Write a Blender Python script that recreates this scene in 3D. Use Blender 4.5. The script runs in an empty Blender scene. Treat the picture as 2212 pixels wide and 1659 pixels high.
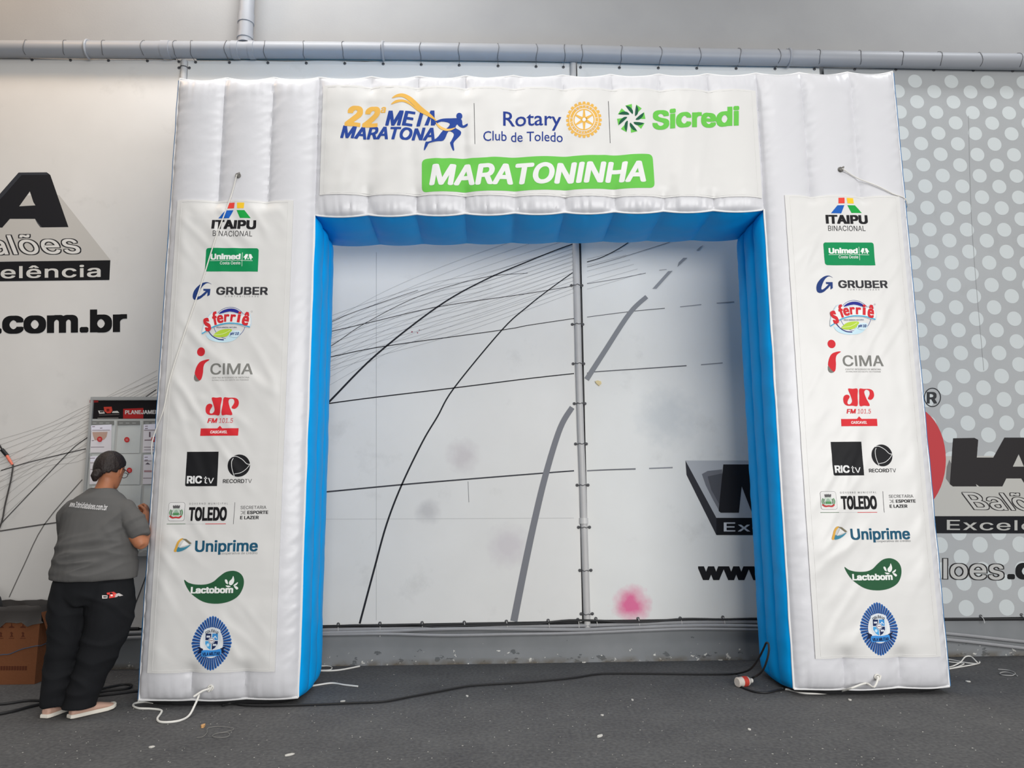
import bpy, bmesh, math, random
import numpy as np
from mathutils import Vector, Matrix, noise
from mathutils.geometry import tessellate_polygon, delaunay_2d_cdt

sc = bpy.context.scene
COL = sc.collection
random.seed(7)

# ---------------------------------------------------------------- camera
CAM_F, CAM_H = 1580.0, 1.32
def basis(pitch, roll, yaw):
    p, r, y = (math.radians(a) for a in (pitch, roll, yaw))
    F = Vector((math.sin(y)*math.cos(p), math.cos(y)*math.cos(p), math.sin(p)))
    R0 = Vector((math.cos(y), -math.sin(y), 0)); U0 = R0.cross(F)
    R = R0*math.cos(r) + U0*math.sin(r)
    return R, R.cross(F), F
CR, CU, CF = basis(8.629, -0.432, 1.924)
CC = Vector((0, 0, CAM_H))
cam_data = bpy.data.cameras.new('camera')
cam = bpy.data.objects.new('camera', cam_data); COL.objects.link(cam)
cam_data.sensor_width = 36; cam_data.lens = CAM_F/2212*36
cam.matrix_world = Matrix((
    (CR.x, CU.x, -CF.x, CC.x), (CR.y, CU.y, -CF.y, CC.y), (CR.z, CU.z, -CF.z, CC.z), (0, 0, 0, 1)))
sc.camera = cam
def ray(px, py): return CF + CR*((px-1106)/CAM_F) - CU*((py-829.5)/CAM_F)
def at(px, py, Y):                       # point of the plane y = Y seen at this place of the photo
    d = ray(px, py); return CC + d*(Y/d.y)
def atz(px, py, Z=0.0):                  # point of the height z = Z
    d = ray(px, py); return CC + d*((Z-CAM_H)/d.z)

# ---------------------------------------------------------------- light
world = bpy.data.worlds.new('hall'); sc.world = world; world.use_nodes = True
nt = world.node_tree; nt.nodes.clear()
wo = nt.nodes.new('ShaderNodeOutputWorld'); wb = nt.nodes.new('ShaderNodeBackground')
tc = nt.nodes.new('ShaderNodeTexCoord'); sx = nt.nodes.new('ShaderNodeSeparateXYZ')
cr = nt.nodes.new('ShaderNodeValToRGB')
cr.color_ramp.elements[0].position = 0.0; cr.color_ramp.elements[0].color = (.21, .205, .20, 1)
cr.color_ramp.elements[1].position = 1.0; cr.color_ramp.elements[1].color = (1.0, .985, .955, 1)
mr = nt.nodes.new('ShaderNodeMapRange'); mr.inputs[1].default_value = -.2; mr.inputs[2].default_value = 1
nt.links.new(tc.outputs['Generated'], sx.inputs[0]); nt.links.new(sx.outputs['Z'], mr.inputs[0])
nt.links.new(mr.outputs[0], cr.inputs[0]); nt.links.new(cr.outputs[0], wb.inputs[0])
wb.inputs[1].default_value = 0.50; nt.links.new(wb.outputs[0], wo.inputs[0])
def area(name, loc, target, sx_, sy_, energy, color=(1, 1, 1)):
    l = bpy.data.lights.new(name, 'AREA'); l.shape = 'RECTANGLE'; l.size = sx_; l.size_y = sy_
    l.energy = energy; l.color = color
    o = bpy.data.objects.new(name, l); COL.objects.link(o); o.location = loc
    o.rotation_euler = (Vector(target)-Vector(loc)).to_track_quat('-Z', 'Y').to_euler()
    return o
area('gate_daylight', (3.8, -4.6, 2.6), (0.0, 5.6, 1.5), 8.5, 4.2, 830, (1.0, .995, .985))
area('added_floor_fill', (0.3, 2.1, 6.2), (0.4, 2.6, 0.0), 3.6, 1.2, 60, (1.0, 1.0, .99))  # added unseen fill from above, brightens the near floor and arch front
area('left_roof_light', (-1.7, 4.75, 7.3), (-1.6, 5.8, 4.9), 2.4, .6, 108, (1.0, .985, .97))
area('warm_lamp', (-4.5, 4.7, 7.0), (-4.1, 6.1, 5.0), 1.0, .6, 30, (1.0, .66, .36))
area('right_roof_light', (5.0, 4.9, 7.2), (4.9, 6.0, 5.2), 1.2, .6, 42, (.93, .96, 1.0))
sc.view_settings.view_transform = 'Standard'; sc.view_settings.look = 'None'
sc.view_settings.gamma = 1; sc.view_settings.use_curve_mapping = False
sc.view_settings.exposure = 0.10

# ---------------------------------------------------------------- materials
def lin(c): return tuple(((v/255)/12.92 if v/255 <= .04045 else ((v/255+.055)/1.055)**2.4) for v in c)
MATS = {}
def mat(name, rgb, rough=.6, spec=.5, metal=0.0, bump=0, bscale=80, var=0, vscale=3, trans=0):
    if name in MATS: return MATS[name]
    m = bpy.data.materials.new(name); m.use_nodes = True; MATS[name] = m
    n = m.node_tree; b = n.nodes['Principled BSDF']
    col = (*lin(rgb), 1)
    b.inputs['Base Color'].default_value = col; b.inputs['Roughness'].default_value = rough
    b.inputs['Specular IOR Level'].default_value = spec; b.inputs['Metallic'].default_value = metal
    if trans: b.inputs['Transmission Weight'].default_value = trans
    if bump or var:
        g = n.nodes.new('ShaderNodeNewGeometry')
    if bump:
        t = n.nodes.new('ShaderNodeTexNoise'); t.inputs['Scale'].default_value = bscale; t.inputs['Detail'].default_value = 3
        bp = n.nodes.new('ShaderNodeBump'); bp.inputs['Strength'].default_value = bump; bp.inputs['Distance'].default_value = .01
        n.links.new(g.outputs['Position'], t.inputs['Vector']); n.links.new(t.outputs['Fac'], bp.inputs['Height'])
        n.links.new(bp.outputs[0], b.inputs['Normal'])
    if var:
        t = n.nodes.new('ShaderNodeTexNoise'); t.inputs['Scale'].default_value = vscale; t.inputs['Detail'].default_value = 5
        mx = n.nodes.new('ShaderNodeMix'); mx.data_type = 'RGBA'
        mx.inputs[6].default_value = tuple(c*(1-var) for c in col[:3])+(1,); mx.inputs[7].default_value = tuple(min(1, c*(1+var)) for c in col[:3])+(1,)
        n.links.new(g.outputs['Position'], t.inputs['Vector']); n.links.new(t.outputs['Fac'], mx.inputs[0])
        n.links.new(mx.outputs[2], b.inputs['Base Color'])
    return m
WHITE_VINYL = mat('white_vinyl', (211, 211, 215), .34, .5, bump=.12, bscale=18)
BLUE_VINYL = mat('blue_vinyl', (0, 160, 236), .5, .15, bump=.10, bscale=14)
BANNER = mat('banner_vinyl', (217, 216, 214), .40, .5, bump=.10, bscale=11)
PIPING_W = mat('white_piping', (235, 235, 235), .5)
PIPING_B = mat('blue_piping', (40, 110, 165), .5)
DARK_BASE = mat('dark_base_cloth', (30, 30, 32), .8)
PIPE_GREY = mat('grey_painted_pipe', (150, 152, 157), .45, .4, var=.06, vscale=6)
POLE_GREY = mat('pole_paint', (188, 186, 184), .45, .4, var=.08, vscale=9)
CONDUIT = mat('conduit_grey', (150, 150, 152), .5, .4, var=.12, vscale=12)
BLACK = mat('black_rubber', (22, 22, 24), .6)
WIRE = mat('tie_wire', (92, 92, 94), .5, metal=.3)
ROPE_W = mat('white_cord', (222, 220, 214), .7)
INK = {}
def ink(rgb):
    k = 'ink_%02x%02x%02x' % rgb
    return mat(k, rgb, .6, .18)

# ---------------------------------------------------------------- object helpers
def tag(o, label=None, cat=None, group=None, kind=None):
    if label: o['label'] = label
    if cat: o['category'] = cat
    if group: o['group'] = group
    if kind: o['kind'] = kind
    return o
def empty(name, loc, label=None, cat=None, group=None):
    o = bpy.data.objects.new(name, None); o.empty_display_size = .05; o.location = loc; COL.objects.link(o)
    return tag(o, label, cat, group)
def base_name(n): return n
def link_mesh(name, me, parent=None, smooth=True):
    o = bpy.data.objects.new(name, me); COL.objects.link(o)
    if parent is not None:
        o.parent = parent
        # children keep world coordinates
        w = Vector((0, 0, 0)); p = parent
        while p is not None: w += p.location; p = p.parent
        o.location = -w
    if smooth:
        for p in me.polygons: p.use_smooth = True
    return o
class MB:                                   # gathers one part's geometry
    def __init__(s): s.v = []; s.f = []; s.mi = []
    def add(s, vs, fs, m=0):
        b = len(s.v); s.v += [tuple(v) for v in vs]; s.f += [tuple(i+b for i in f) for f in fs]; s.mi += [m]*len(fs)
    def box(s, c, size, m=0, rot=None):
        hx, hy, hz = (a/2 for a in size); vs = []
        for x in (-hx, hx):
            for y in (-hy, hy):
                for z in (-hz, hz):
                    p = Vector((x, y, z))
                    if rot is not None: p = rot @ p
                    vs.append(Vector(c)+p)
        s.add(vs, [(0, 1, 3, 2), (4, 6, 7, 5), (0, 4, 5, 1), (2, 3, 7, 6), (0, 2, 6, 4), (1, 5, 7, 3)], m)
    def tube(s, pts, r, n=8, closed=False, smooth=0, m=0, caps=True):
        pts = [Vector(p) for p in pts]
        if smooth: pts = spline(pts, smooth, closed)
        rs = r if isinstance(r, (list, tuple)) else [r]*len(pts)
        if len(rs) != len(pts):
            rs = [rs[min(len(rs)-1, int(i*len(rs)/len(pts)))] for i in range(len(pts))]
        vs = []; fs = []; N = len(pts); up = None
        for i, p in enumerate(pts):
            a = pts[(i-1) % N] if (closed or i > 0) else p; b = pts[(i+1) % N] if (closed or i < N-1) else p
            t = (b-a).normalized() if (b-a).length > 1e-9 else Vector((0, 0, 1))
            if up is None:
                up = t.orthogonal().normalized()
            up = (up - t*up.dot(t))
            up = up.normalized() if up.length > 1e-6 else t.orthogonal().normalized()
            side = t.cross(up)
            for k in range(n):
                an = 2*math.pi*k/n
                vs.append(p + (up*math.cos(an)+side*math.sin(an))*rs[i])
        for i in range(N if closed else N-1):
            j = (i+1) % N
            for k in range(n):
                fs.append((i*n+k, i*n+(k+1) % n, j*n+(k+1) % n, j*n+k))
        if caps and not closed:
            fs.append(tuple(range(n-1, -1, -1))); fs.append(tuple((N-1)*n+k for k in range(n)))
        s.add(vs, fs, m)
    def ball(s, c, r, n=8, m=0, sc_=(1, 1, 1)):
        vs = []; fs = []; h = n//2+1
        for i in range(h+1):
            th = math.pi*i/h
            for k in range(n):
                a = 2*math.pi*k/n
                vs.append((c[0]+r*sc_[0]*math.sin(th)*math.cos(a), c[1]+r*sc_[1]*math.sin(th)*math.sin(a), c[2]+r*sc_[2]*math.cos(th)))
        for i in range(h):
            for k in range(n): fs.append((i*n+k, i*n+(k+1) % n, (i+1)*n+(k+1) % n, (i+1)*n+k))
        s.add(vs, fs, m)
    def build(s, name, mats, parent=None, smooth=True, label=None):
        me = bpy.data.meshes.new(name); me.from_pydata(s.v, [], s.f); me.validate()
        if not isinstance(mats, (list, tuple)): mats = [mats]
        for m in mats: me.materials.append(m)
        if len(me.polygons) == len(s.mi): me.polygons.foreach_set('material_index', s.mi)
        bm = bmesh.new(); bm.from_mesh(me); bmesh.ops.remove_doubles(bm, verts=bm.verts, dist=1e-6)
        bmesh.ops.recalc_face_normals(bm, faces=bm.faces); bm.to_mesh(me); bm.free()
        o = link_mesh(name, me, parent, smooth)
        if smooth: me.set_sharp_from_angle(angle=math.radians(40))
        if label: o['label'] = label
        return o
def spline(pts, k, closed=False):
    out = []; N = len(pts)
    g = lambda i: pts[i % N] if closed else pts[max(0, min(N-1, i))]
    for i in range(N if closed else N-1):
        p0, p1, p2, p3 = g(i-1), g(i), g(i+1), g(i+2)
        for j in range(k):
            t = j/k
            out.append(.5*((2*p1)+(p2-p0)*t+(2*p0-5*p1+4*p2-p3)*t*t+(3*p1-p0-3*p2+p3)*t**3))
    if not closed: out.append(pts[-1])
    return out
def sm2(pts, k=5, closed=True):            # smooth 2-D outline
    return [(p.x, p.y) for p in spline([Vector((a, b, 0)) for a, b in pts], k, closed)]

# ---------------------------------------------------------------- printing: lettering and marks as thin ink on a surface
TEXT_CACHE = {}
try: SANS = bpy.data.fonts.load(bpy.utils.system_resource('DATAFILES', path='fonts')+'/Inter.woff2')   # Blender's own interface typeface
except Exception: SANS = None
def glyphs(s, thin=0.0, shear=0.0, space=1.0, font='sans'):
    key = (s, thin, shear, space, font)
    if key in TEXT_CACHE: return TEXT_CACHE[key]
    cu = bpy.data.curves.new('t', 'FONT'); cu.body = s.replace('I', '\u0399').replace('l', '\u04cf') if font == 'sans' and SANS else s; cu.offset = thin; cu.shear = shear
    if font == 'sans' and SANS: cu.font = SANS
    cu.space_character = space; cu.fill_mode = 'NONE'; cu.resolution_u = 3
    o = bpy.data.objects.new('t', cu); COL.objects.link(o)
    dg = bpy.context.evaluated_depsgraph_get(); dg.update()
    me = bpy.data.meshes.new_from_object(o.evaluated_get(dg))
    co = [(v.co.x, v.co.y) for v in me.vertices]; nx = {e.vertices[0]: e.vertices[1] for e in me.edges if e.vertices[1] == e.vertices[0]+1}
    bpy.data.objects.remove(o); bpy.data.curves.remove(cu); bpy.data.meshes.remove(me)
    loops = []; cur = []
    for k in range(len(co)):                       # outlines, each a run of following points
        cur.append(k)
        if k not in nx: loops.append(cur); cur = []
    sign = [1 if sum(co[l[q-1]][0]*co[l[q]][1]-co[l[q]][0]*co[l[q-1]][1] for q in range(len(l))) > 0 else -1 for l in loops]
    vs, _, fs, _, _, of = delaunay_2d_cdt([Vector(c) for c in co], [], [l if q > 0 else l[::-1] for l, q in zip(loops, sign)], 2, 1e-6)
    fs = [tuple(f) for f, src in zip(fs, of) if sum(sign[q] for q in src) != 0]
    vs = [(v.x, v.y) for v in vs]
    TEXT_CACHE[key] = (vs, fs); return vs, fs
def fat(vs, fs, r, soft=False):
    """heavier strokes: the same letters laid over each other, shifted round a small circle"""
    if r <= 0: return vs, fs
    V = []; F = []
    for k in range(9):
        dx, dy = (0, 0) if k == 8 else (r*math.cos(k*math.pi/4), r*math.sin(k*math.pi/4)*.8) if soft else ((1, 1, 0, -1, -1, -1, 0, 1)[k]*r, (0, 1, 1, 1, 0, -1, -1, -1)[k]*r*.7)
        b = len(V); V += [(x+dx, y+dy) for x, y in vs]; F += [tuple(i+b for i in f) for f in fs]
    return V, F
class Print:
    def __init__(s, mapper):
        s.map = mapper; s.v = []; s.f = []; s.mi = []; s.mats = []; s.lay = []
    def _m(s, rgb):
        m = ink(rgb)
        if m not in s.mats: s.mats.append(m)
        return s.mats.index(m)
    def raw(s, pts, faces, rgb, layer=0):
        b = len(s.v); s.v += [s.map(x, y) for x, y in pts]; s.lay += (list(layer) if isinstance(layer, list) else [layer]*len(pts))
        s.f += [tuple(i+b for i in f) for f in faces]; s.mi += [s._m(rgb)]*len(faces)
    def poly(s, pts, rgb, layer=0, holes=()):
        loops = [[Vector((x, y, 0)) for x, y in l] for l in (pts, *holes)]
        flat = [p for l in (pts, *holes) for p in l]
        s.raw(flat, tessellate_polygon(loops), rgb, layer)
    def line(s, pts, w, rgb, layer=0, k=0):
        if k: pts = sm2(pts, k, False)
        ws = w if isinstance(w, (list, tuple)) else (w, w)
        L = []; R = []; n = len(pts)
        for i, (x, y) in enumerate(pts):
            a = pts[max(0, i-1)]; b = pts[min(n-1, i+1)]
            dx, dy = b[0]-a[0], b[1]-a[1]; d = math.hypot(dx, dy) or 1
            h = (ws[0]+(ws[1]-ws[0])*i/(n-1))/2
            L.append((x-dy/d*h, y+dx/d*h)); R.append((x+dy/d*h, y-dx/d*h))
        s.raw(L+R, [(i, i+1, n+i+1, n+i) for i in range(n-1)], rgb, layer)
    def ell(s, cx, cy, rx, ry, rgb, layer=0, n=28, hole=0):
        o = [(cx+rx*math.cos(2*math.pi*i/n), cy+ry*math.sin(2*math.pi*i/n)) for i in range(n)]
        if hole:
            q = [(cx+(rx-hole)*math.cos(2*math.pi*i/n), cy+(ry-hole)*math.sin(2*math.pi*i/n)) for i in range(n)]
            s.raw(o+q, [(i, (i+1) % n, n+(i+1) % n, n+i) for i in range(n)], rgb, layer)
        else: s.raw(o, [tuple(range(n))], rgb, layer)
    def rrect(s, x0, y0, x1, y1, r, rgb, layer=0, corners=(1, 1, 1, 1), dy=0):
        pts = []
        for k, (cx, cy, a0) in enumerate(((x0+r, y0+r, 180), (x1-r, y0+r, 270), (x1-r, y1-r, 0), (x0+r, y1-r, 90))):
            if corners[k]:
                for i in range(6):
                    a = math.radians(a0+18*i); pts.append((cx+r*math.cos(a), cy+r*math.sin(a)))
            else: pts.append(((x0, x1, x1, x0)[k], (y0, y0, y1, y1)[k]))
        if dy: pts = [(x, y+dy*(x-(x0+x1)/2)/(x1-x0)) for x, y in pts]
        s.poly(pts, rgb, layer)
    def text(s, t, x0, y0, x1, y1, rgb, bold=0.0, shear=0.0, slope=0, layer=0, space=1.0, ref=None, font='sans', soft=False):
        """lettering whose ink fills the box x0..x1, y0..y1 (photo pixels); ref: the weight whose box is used"""
        gv, gf = glyphs(t, 0, shear, space, font)
        vs, fs = fat(gv, gf, bold, soft)
        rv = vs if ref is None else fat(gv, gf, ref, soft)[0]
        ax = min(v[0] for v in rv); bx = max(v[0] for v in rv); ay = min(v[1] for v in rv); by = max(v[1] for v in rv)
        out = []
        for x, y in vs:
            u = (x-ax)/(bx-ax); w = (y-ay)/(by-ay)
            out.append((x0+u*(x1-x0), y1-w*(y1-y0)+slope*(u-.5)))
        n1 = len(vs)//9
        s.raw(out, fs, rgb, [layer+(i//n1)*.11 for i in range(len(vs))] if bold > 0 else layer)
    def build(s, name, surf, parent, off=.0012, lift=.0004, label=None):
        """surf: a function (x,z) -> y of a flat sheet, or the Cloth that carries the ink; the ink lies off + lift*layer in front of it"""
        cloth = surf if hasattr(surf, 'normal') else None
        V = []; F = []; MI = []; NO = []
        for f, mi in zip(s.f, s.mi):
            ly = s.lay[f[0]]; poly = [s.v[i] for i in f]
            for q in (cells(poly, cloth) if cloth else (poly,)):
                if len(q) < 3: continue
                A = sum(q[k-1][0]*q[k][1]-q[k][0]*q[k-1][1] for k in range(len(q)))
                if abs(A) < 1e-10: continue
                if A < 0: q = q[::-1]
                b = len(V)
                for x, z in q:
                    V.append((x, (cloth.y(x, z) if cloth else surf(x, z))-off-lift*ly, z))
                    if cloth: NO.append(cloth.normal(x, z))
                F.append(tuple(range(b, b+len(q)))); MI.append(mi)
        me = bpy.data.meshes.new(name); me.from_pydata(V, [], F)
        for m in s.mats: me.materials.append(m)
        me.polygons.foreach_set('material_index', MI)
        if cloth:
            for p in me.polygons: p.use_smooth = True
            me.normals_split_custom_set_from_vertices(NO)
        o = link_mesh(name, me, parent, bool(cloth))
        if label: o['label'] = label
        return o
def clip(poly, ax, lim, keep_less):
    out = []; n = len(poly); sg = 1 if keep_less else -1
    for i in range(n):
        a, b = poly[i-1], poly[i]; da = (lim-a[ax])*sg; db = (lim-b[ax])*sg
        if (da >= 0) != (db >= 0):
            t = da/(da-db); out.append((a[0]+(b[0]-a[0])*t, a[1]+(b[1]-a[1])*t))
        if db >= 0: out.append(b)
    return out
def cells(poly, c):
    """cut a polygon along the lines of the cloth's grid"""
    res = [poly]
    for ax, o0, h in ((0, c.x0, (c.x1-c.x0)/c.nx), (1, c.z0, (c.z1-c.z0)/c.nz)):
        nxt = []
        for p in res:
            lo = min(q[ax] for q in p); hi = max(q[ax] for q in p)
            k = math.floor((lo-o0)/h)+1
            while o0+k*h < hi-1e-7 and len(p) > 2:
                a = clip(p, ax, o0+k*h, True)
                if len(a) > 2: nxt.append(a)
                p = clip(p, ax, o0+k*h, False); k += 1
            if len(p) > 2: nxt.append(p)
        res = nxt
    return res

# ================================================================ THE SETTING
WALL_Y = 6.10
BAN_Y = 6.05
def plane_obj(name, vs, m, kind='structure'):
    b = MB(); b.add(vs, [tuple(range(len(vs)))]); o = b.build(name, m, None, False); o['kind'] = kind; return o
def nodes_of(name, rough=.8, spec=.3):
    m = bpy.data.materials.new(name); m.use_nodes = True
    n = m.node_tree; b = n.nodes['Principled BSDF']; b.inputs['Roughness'].default_value = rough
    b.inputs['Specular IOR Level'].default_value = spec
    return m, n, b
class NG:                                   # short hand for node wiring
    def __init__(s, n): s.n = n
    def new(s, t, **kw):
        x = s.n.nodes.new(t)
        for k, v in kw.items(): setattr(x, k, v)
        return x
    def link(s, a, b): s.n.links.new(a, b)
    def noise(s, vec, scale, detail=4, rough=.5):
        t = s.new('ShaderNodeTexNoise'); t.inputs['Scale'].default_value = scale; t.inputs['Detail'].default_value = detail
        t.inputs['Roughness'].default_value = rough; s.link(vec, t.inputs['Vector']); return t.outputs['Fac']
    def ramp(s, fac, stops):
        r = s.new('ShaderNodeValToRGB'); e = r.color_ramp.elements
        while len(e) < len(stops): e.new(.5)
        for el, (p, c) in zip(e, stops):
            el.position = p; el.color = (*lin(c), 1) if not isinstance(c, float) else (c, c, c, 1)
        s.link(fac, r.inputs[0]); return r.outputs[0]
    def mix(s, fac, a, b):
        x = s.new('ShaderNodeMix', data_type='RGBA')
        if isinstance(fac, float): x.inputs[0].default_value = fac
        else: s.link(fac, x.inputs[0])
        for i, q in ((6, a), (7, b)):
            if isinstance(q, tuple): x.inputs[i].default_value = (*lin(q), 1)
            else: s.link(q, x.inputs[i])
        return x.outputs[2]
    def math(s, op, a, b=None, clamp=False):
        x = s.new('ShaderNodeMath', operation=op, use_clamp=clamp)
        for i, q in enumerate((a, b)):
            if q is None: continue
            if isinstance(q, (int, float)): x.inputs[i].default_value = q
            else: s.link(q, x.inputs[i])
        return x.outputs[0]
    def bump(s, h, strength, dist, b):
        x = s.new('ShaderNodeBump'); x.inputs['Strength'].default_value = strength; x.inputs['Distance'].default_value = dist
        s.link(h, x.inputs['Height']); s.link(x.outputs[0], b.inputs['Normal'])
# floor: worn black felt-like covering with lint and scuffs
m, n, b = nodes_of('floor_covering', .9, .25); g = NG(n)
geo = g.new('ShaderNodeNewGeometry').outputs['Position']
n1 = g.noise(geo, 420, 2); n2 = g.noise(geo, 2.2, 6, .6); n3 = g.noise(geo, 45, 4)
c1 = g.ramp(n2, [(.3, (80, 80, 82)), (.7, (104, 104, 104))])
c2 = g.ramp(n3, [(.35, (64, 64, 66)), (.66, (106, 105, 104))])
c3 = g.mix(.45, c1, c2)
lint = g.ramp(n1, [(.70, 0.0), (.86, 1.0)])
c4 = g.mix(g.math('MULTIPLY', lint, .22), c3, (150, 148, 144))
g.link(c4, b.inputs['Base Color'])
hh = g.math('ADD', g.math('MULTIPLY', n3, .6), g.math('MULTIPLY', n1, .6))
g.bump(hh, .5, .006, b)
FLOOR_M = m
fb = MB(); NX, NY = 110, 70
for j in range(NY+1):
    for i in range(NX+1):
        x = -9+18*i/NX; y = -3+9.15*j/NY
        fb.v.append((x, y, 0))
for j in range(NY):
    for i in range(NX):
        a = j*(NX+1)+i; fb.f.append((a, a+1, a+NX+2, a+NX+1)); fb.mi.append(0)
floor = fb.build('floor', FLOOR_M); floor['kind'] = 'structure'
# back wall
m, n, b = nodes_of('wall_paint', .85, .2); g = NG(n)
geo = g.new('ShaderNodeNewGeometry').outputs['Position']
w1 = g.noise(geo, 1.3, 5, .6); w2 = g.noise(geo, 60, 3)
g.link(g.ramp(w1, [(.3, (146, 146, 147)), (.7, (153, 153, 153))]), b.inputs['Base Color'])
g.bump(w2, .15, .004, b)
plane_obj('wall_back', [(-9, WALL_Y, 0), (9, WALL_Y, 0), (9, WALL_Y, 7.6), (-9, WALL_Y, 7.6)], m)
# grey plinth with flaking paint along the wall foot
m, n, b = nodes_of('plinth_paint', .6, .35); g = NG(n)
geo = g.new('ShaderNodeNewGeometry').outputs['Position']
sp = g.new('ShaderNodeSeparateXYZ'); g.link(geo, sp.inputs[0])
low = g.math('SUBTRACT', 1.0, g.math('DIVIDE', sp.outputs['Z'], .24), True)
p1 = g.noise(geo, 2.5, 5); base = g.ramp(p1, [(.3, (118, 121, 123)), (.7, (134, 136, 138))])
chip = g.noise(geo, 17, 5, .62)
near = g.math('MULTIPLY', low, .17)
wchip = g.ramp(g.math('ADD', chip, near), [(.765, 0.0), (.775, 1.0)])
mp = g.new('ShaderNodeMapping'); mp.inputs['Location'].default_value = (7.3, 2.1, 4.4); mp.inputs['Scale'].default_value = (.7, 1, 1.4); g.link(geo, mp.inputs[0])
chip2 = g.noise(mp.outputs[0], 12, 5, .6)
dchip = g.ramp(g.math('ADD', chip2, near), [(.745, 0.0), (.755, 1.0)])
c = g.mix(dchip, base, (92, 95, 97)); c = g.mix(wchip, c, (214, 212, 206))
dirt = g.math('MULTIPLY', g.ramp(sp.outputs['Z'], [(0.0, 1.0), (.05, 0.0)]), g.ramp(g.noise(geo, 9, 4), [(.35, 0.0), (.6, 1.0)]))
c = g.mix(dirt, c, (96, 88, 76))
g.link(c, b.inputs['Base Color']); g.bump(g.math('ADD', wchip, dchip), .25, .004, b)
bb = MB(); bb.box((0, WALL_Y-.02, .15), (18, .04, .30)); o = bb.build('baseboard_back', m, None, False); o['kind'] = 'structure'

# ---------------------------------------------------------------- printed wall sheets
def wall_sheet_mat(name, base, marks=None, fade=None):
    m, n, b = nodes_of(name, .5, .35); g = NG(n)
    geo = g.new('ShaderNodeNewGeometry').outputs['Position']
    a = g.noise(geo, .9, 5, .6)
    c = g.ramp(a, [(.3, tuple(v-5 for v in base)), (.7, tuple(v+4 for v in base))])
    st = g.noise(geo, 2.7, 6, .65)
    c = g.mix(g.math('MULTIPLY', g.ramp(st, [(.60, 0.0), (.78, 1.0)]), .22), c, (140, 139, 136))
    for (cx, cz, r, col, k) in marks or ():
        d = g.new('ShaderNodeVectorMath', operation='DISTANCE'); g.link(geo, d.inputs[0]); d.inputs[1].default_value = (cx, BAN_Y, cz)
        e = g.math('ADD', g.math('DIVIDE', d.outputs['Value'], r), g.math('MULTIPLY', g.math('SUBTRACT', g.noise(geo, 14, 3), .5), .7))
        c = g.mix(g.math('MULTIPLY', g.ramp(e, [(.25, 1.0), (1.0, 0.0)]), k), c, col)
    g.link(c, b.inputs['Base Color'])
    g.bump(g.noise(geo, 1.6, 3), .12, .03, b)
    return m
def sheet_y(x, z): return BAN_Y
def wall_map(px, py):
    p = at(px, py, BAN_Y); return p.x, p.z
def sheet(name, pl, pr, ztl, ztr, zb, m, label, x0=None, x1=None):
    """flat vinyl sheet between two upright edges given by their photo column at mid height"""
    xl = at(pl, 700, BAN_Y).x if x0 is None else x0
    xr = at(pr, 700, BAN_Y).x if x1 is None else x1
    b = MB(); N = 24; vs = []
    for i in range(N+1):
        x = xl+(xr-xl)*i/N
        vs.append((x, BAN_Y, zb)); 
    for i in range(N+1):
        x = xl+(xr-xl)*i/N
        vs.append((x, BAN_Y, ztl+(ztr-ztl)*i/N-.006*math.sin(i*1.3)))
    nb = len(vs)
    vs += [(x, y+.004, z) for x, y, z in vs]
    fs = []
    for i in range(N):
        fs.append((i, i+1, N+2+i, N+1+i)); fs.append((nb+i+1, nb+i, nb+N+1+i, nb+N+2+i))
        fs.append((i+1, i, nb+i, nb+i+1)); fs.append((N+1+i, N+2+i, nb+N+2+i, nb+N+1+i))
    fs.append((0, N+1, nb+N+1, nb)); fs.append((N, nb+N, nb+2*N+1, 2*N+1))
    b.add(vs, fs)
    root = empty(name, ((xl+xr)/2, BAN_Y, zb), label, 'banner', 'wall banners')
    b.build('vinyl_sheet', m, root, False)
    return root
ZT = at(1240, 134, BAN_Y).z
ZTL = at(60, 127, BAN_Y).z; ZT4 = at(400, 131, BAN_Y).z; ZT19 = at(1960, 146, BAN_Y).z; ZT22 = at(2212, 149, BAN_Y).z
ZB = at(1000, 1347, BAN_Y).z
XPOLE = at(1257, 950, BAN_Y).x
XPOLE2 = at(398, 150, BAN_Y).x
S1 = sheet('wall_banner', 0, 0, ZTL, ZT4, ZB, wall_sheet_mat('wall_print_a', (212, 209, 205)),
           'pale wall banner left of the inflatable arch with a big black A and .com.br', -8.5, XPOLE2-.03)
pk = at(1364, 1306, BAN_Y)
S2 = sheet('wall_banner', 0, 0, ZT4, ZT, ZB, wall_sheet_mat('wall_print_b', (216, 215, 212), [(at(1000, 985, BAN_Y).x, at(1000, 985, BAN_Y).z, .16, (176, 166, 170), .5), (at(925, 1105, BAN_Y).x, at(925, 1105, BAN_Y).z, .12, (160, 158, 160), .5), (at(1100, 1180, BAN_Y).x, at(1100, 1180, BAN_Y).z, .2, (178, 166, 176), .4)]),
           'pale wall banner printed with a net of black curved lines, seen through the arch', XPOLE2+.03, XPOLE-.03)
S3 = sheet('wall_banner', 0, 0, ZT, ZT19-.01, ZB, wall_sheet_mat('wall_print_c', (216, 216, 213), [(pk.x, pk.z, .17, (214, 74, 134), .9), (at(1440, 900, BAN_Y).x, at(1440, 900, BAN_Y).z, .3, (150, 160, 168), .35)]),
           'pale wall banner right of the support pole with a pink spray stain', XPOLE+.03, 3.02)
S4 = sheet('wall_banner', 0, 0, ZT19-.01, ZT22+.02, at(2100, 1334, BAN_Y).z, wall_sheet_mat('wall_print_d', (168, 170, 171)),
           'grey wall banner with pale polka dots right of the inflatable arch', 3.06, 8.5)
K = (24, 24, 27); CH = (42, 42, 46)
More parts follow.
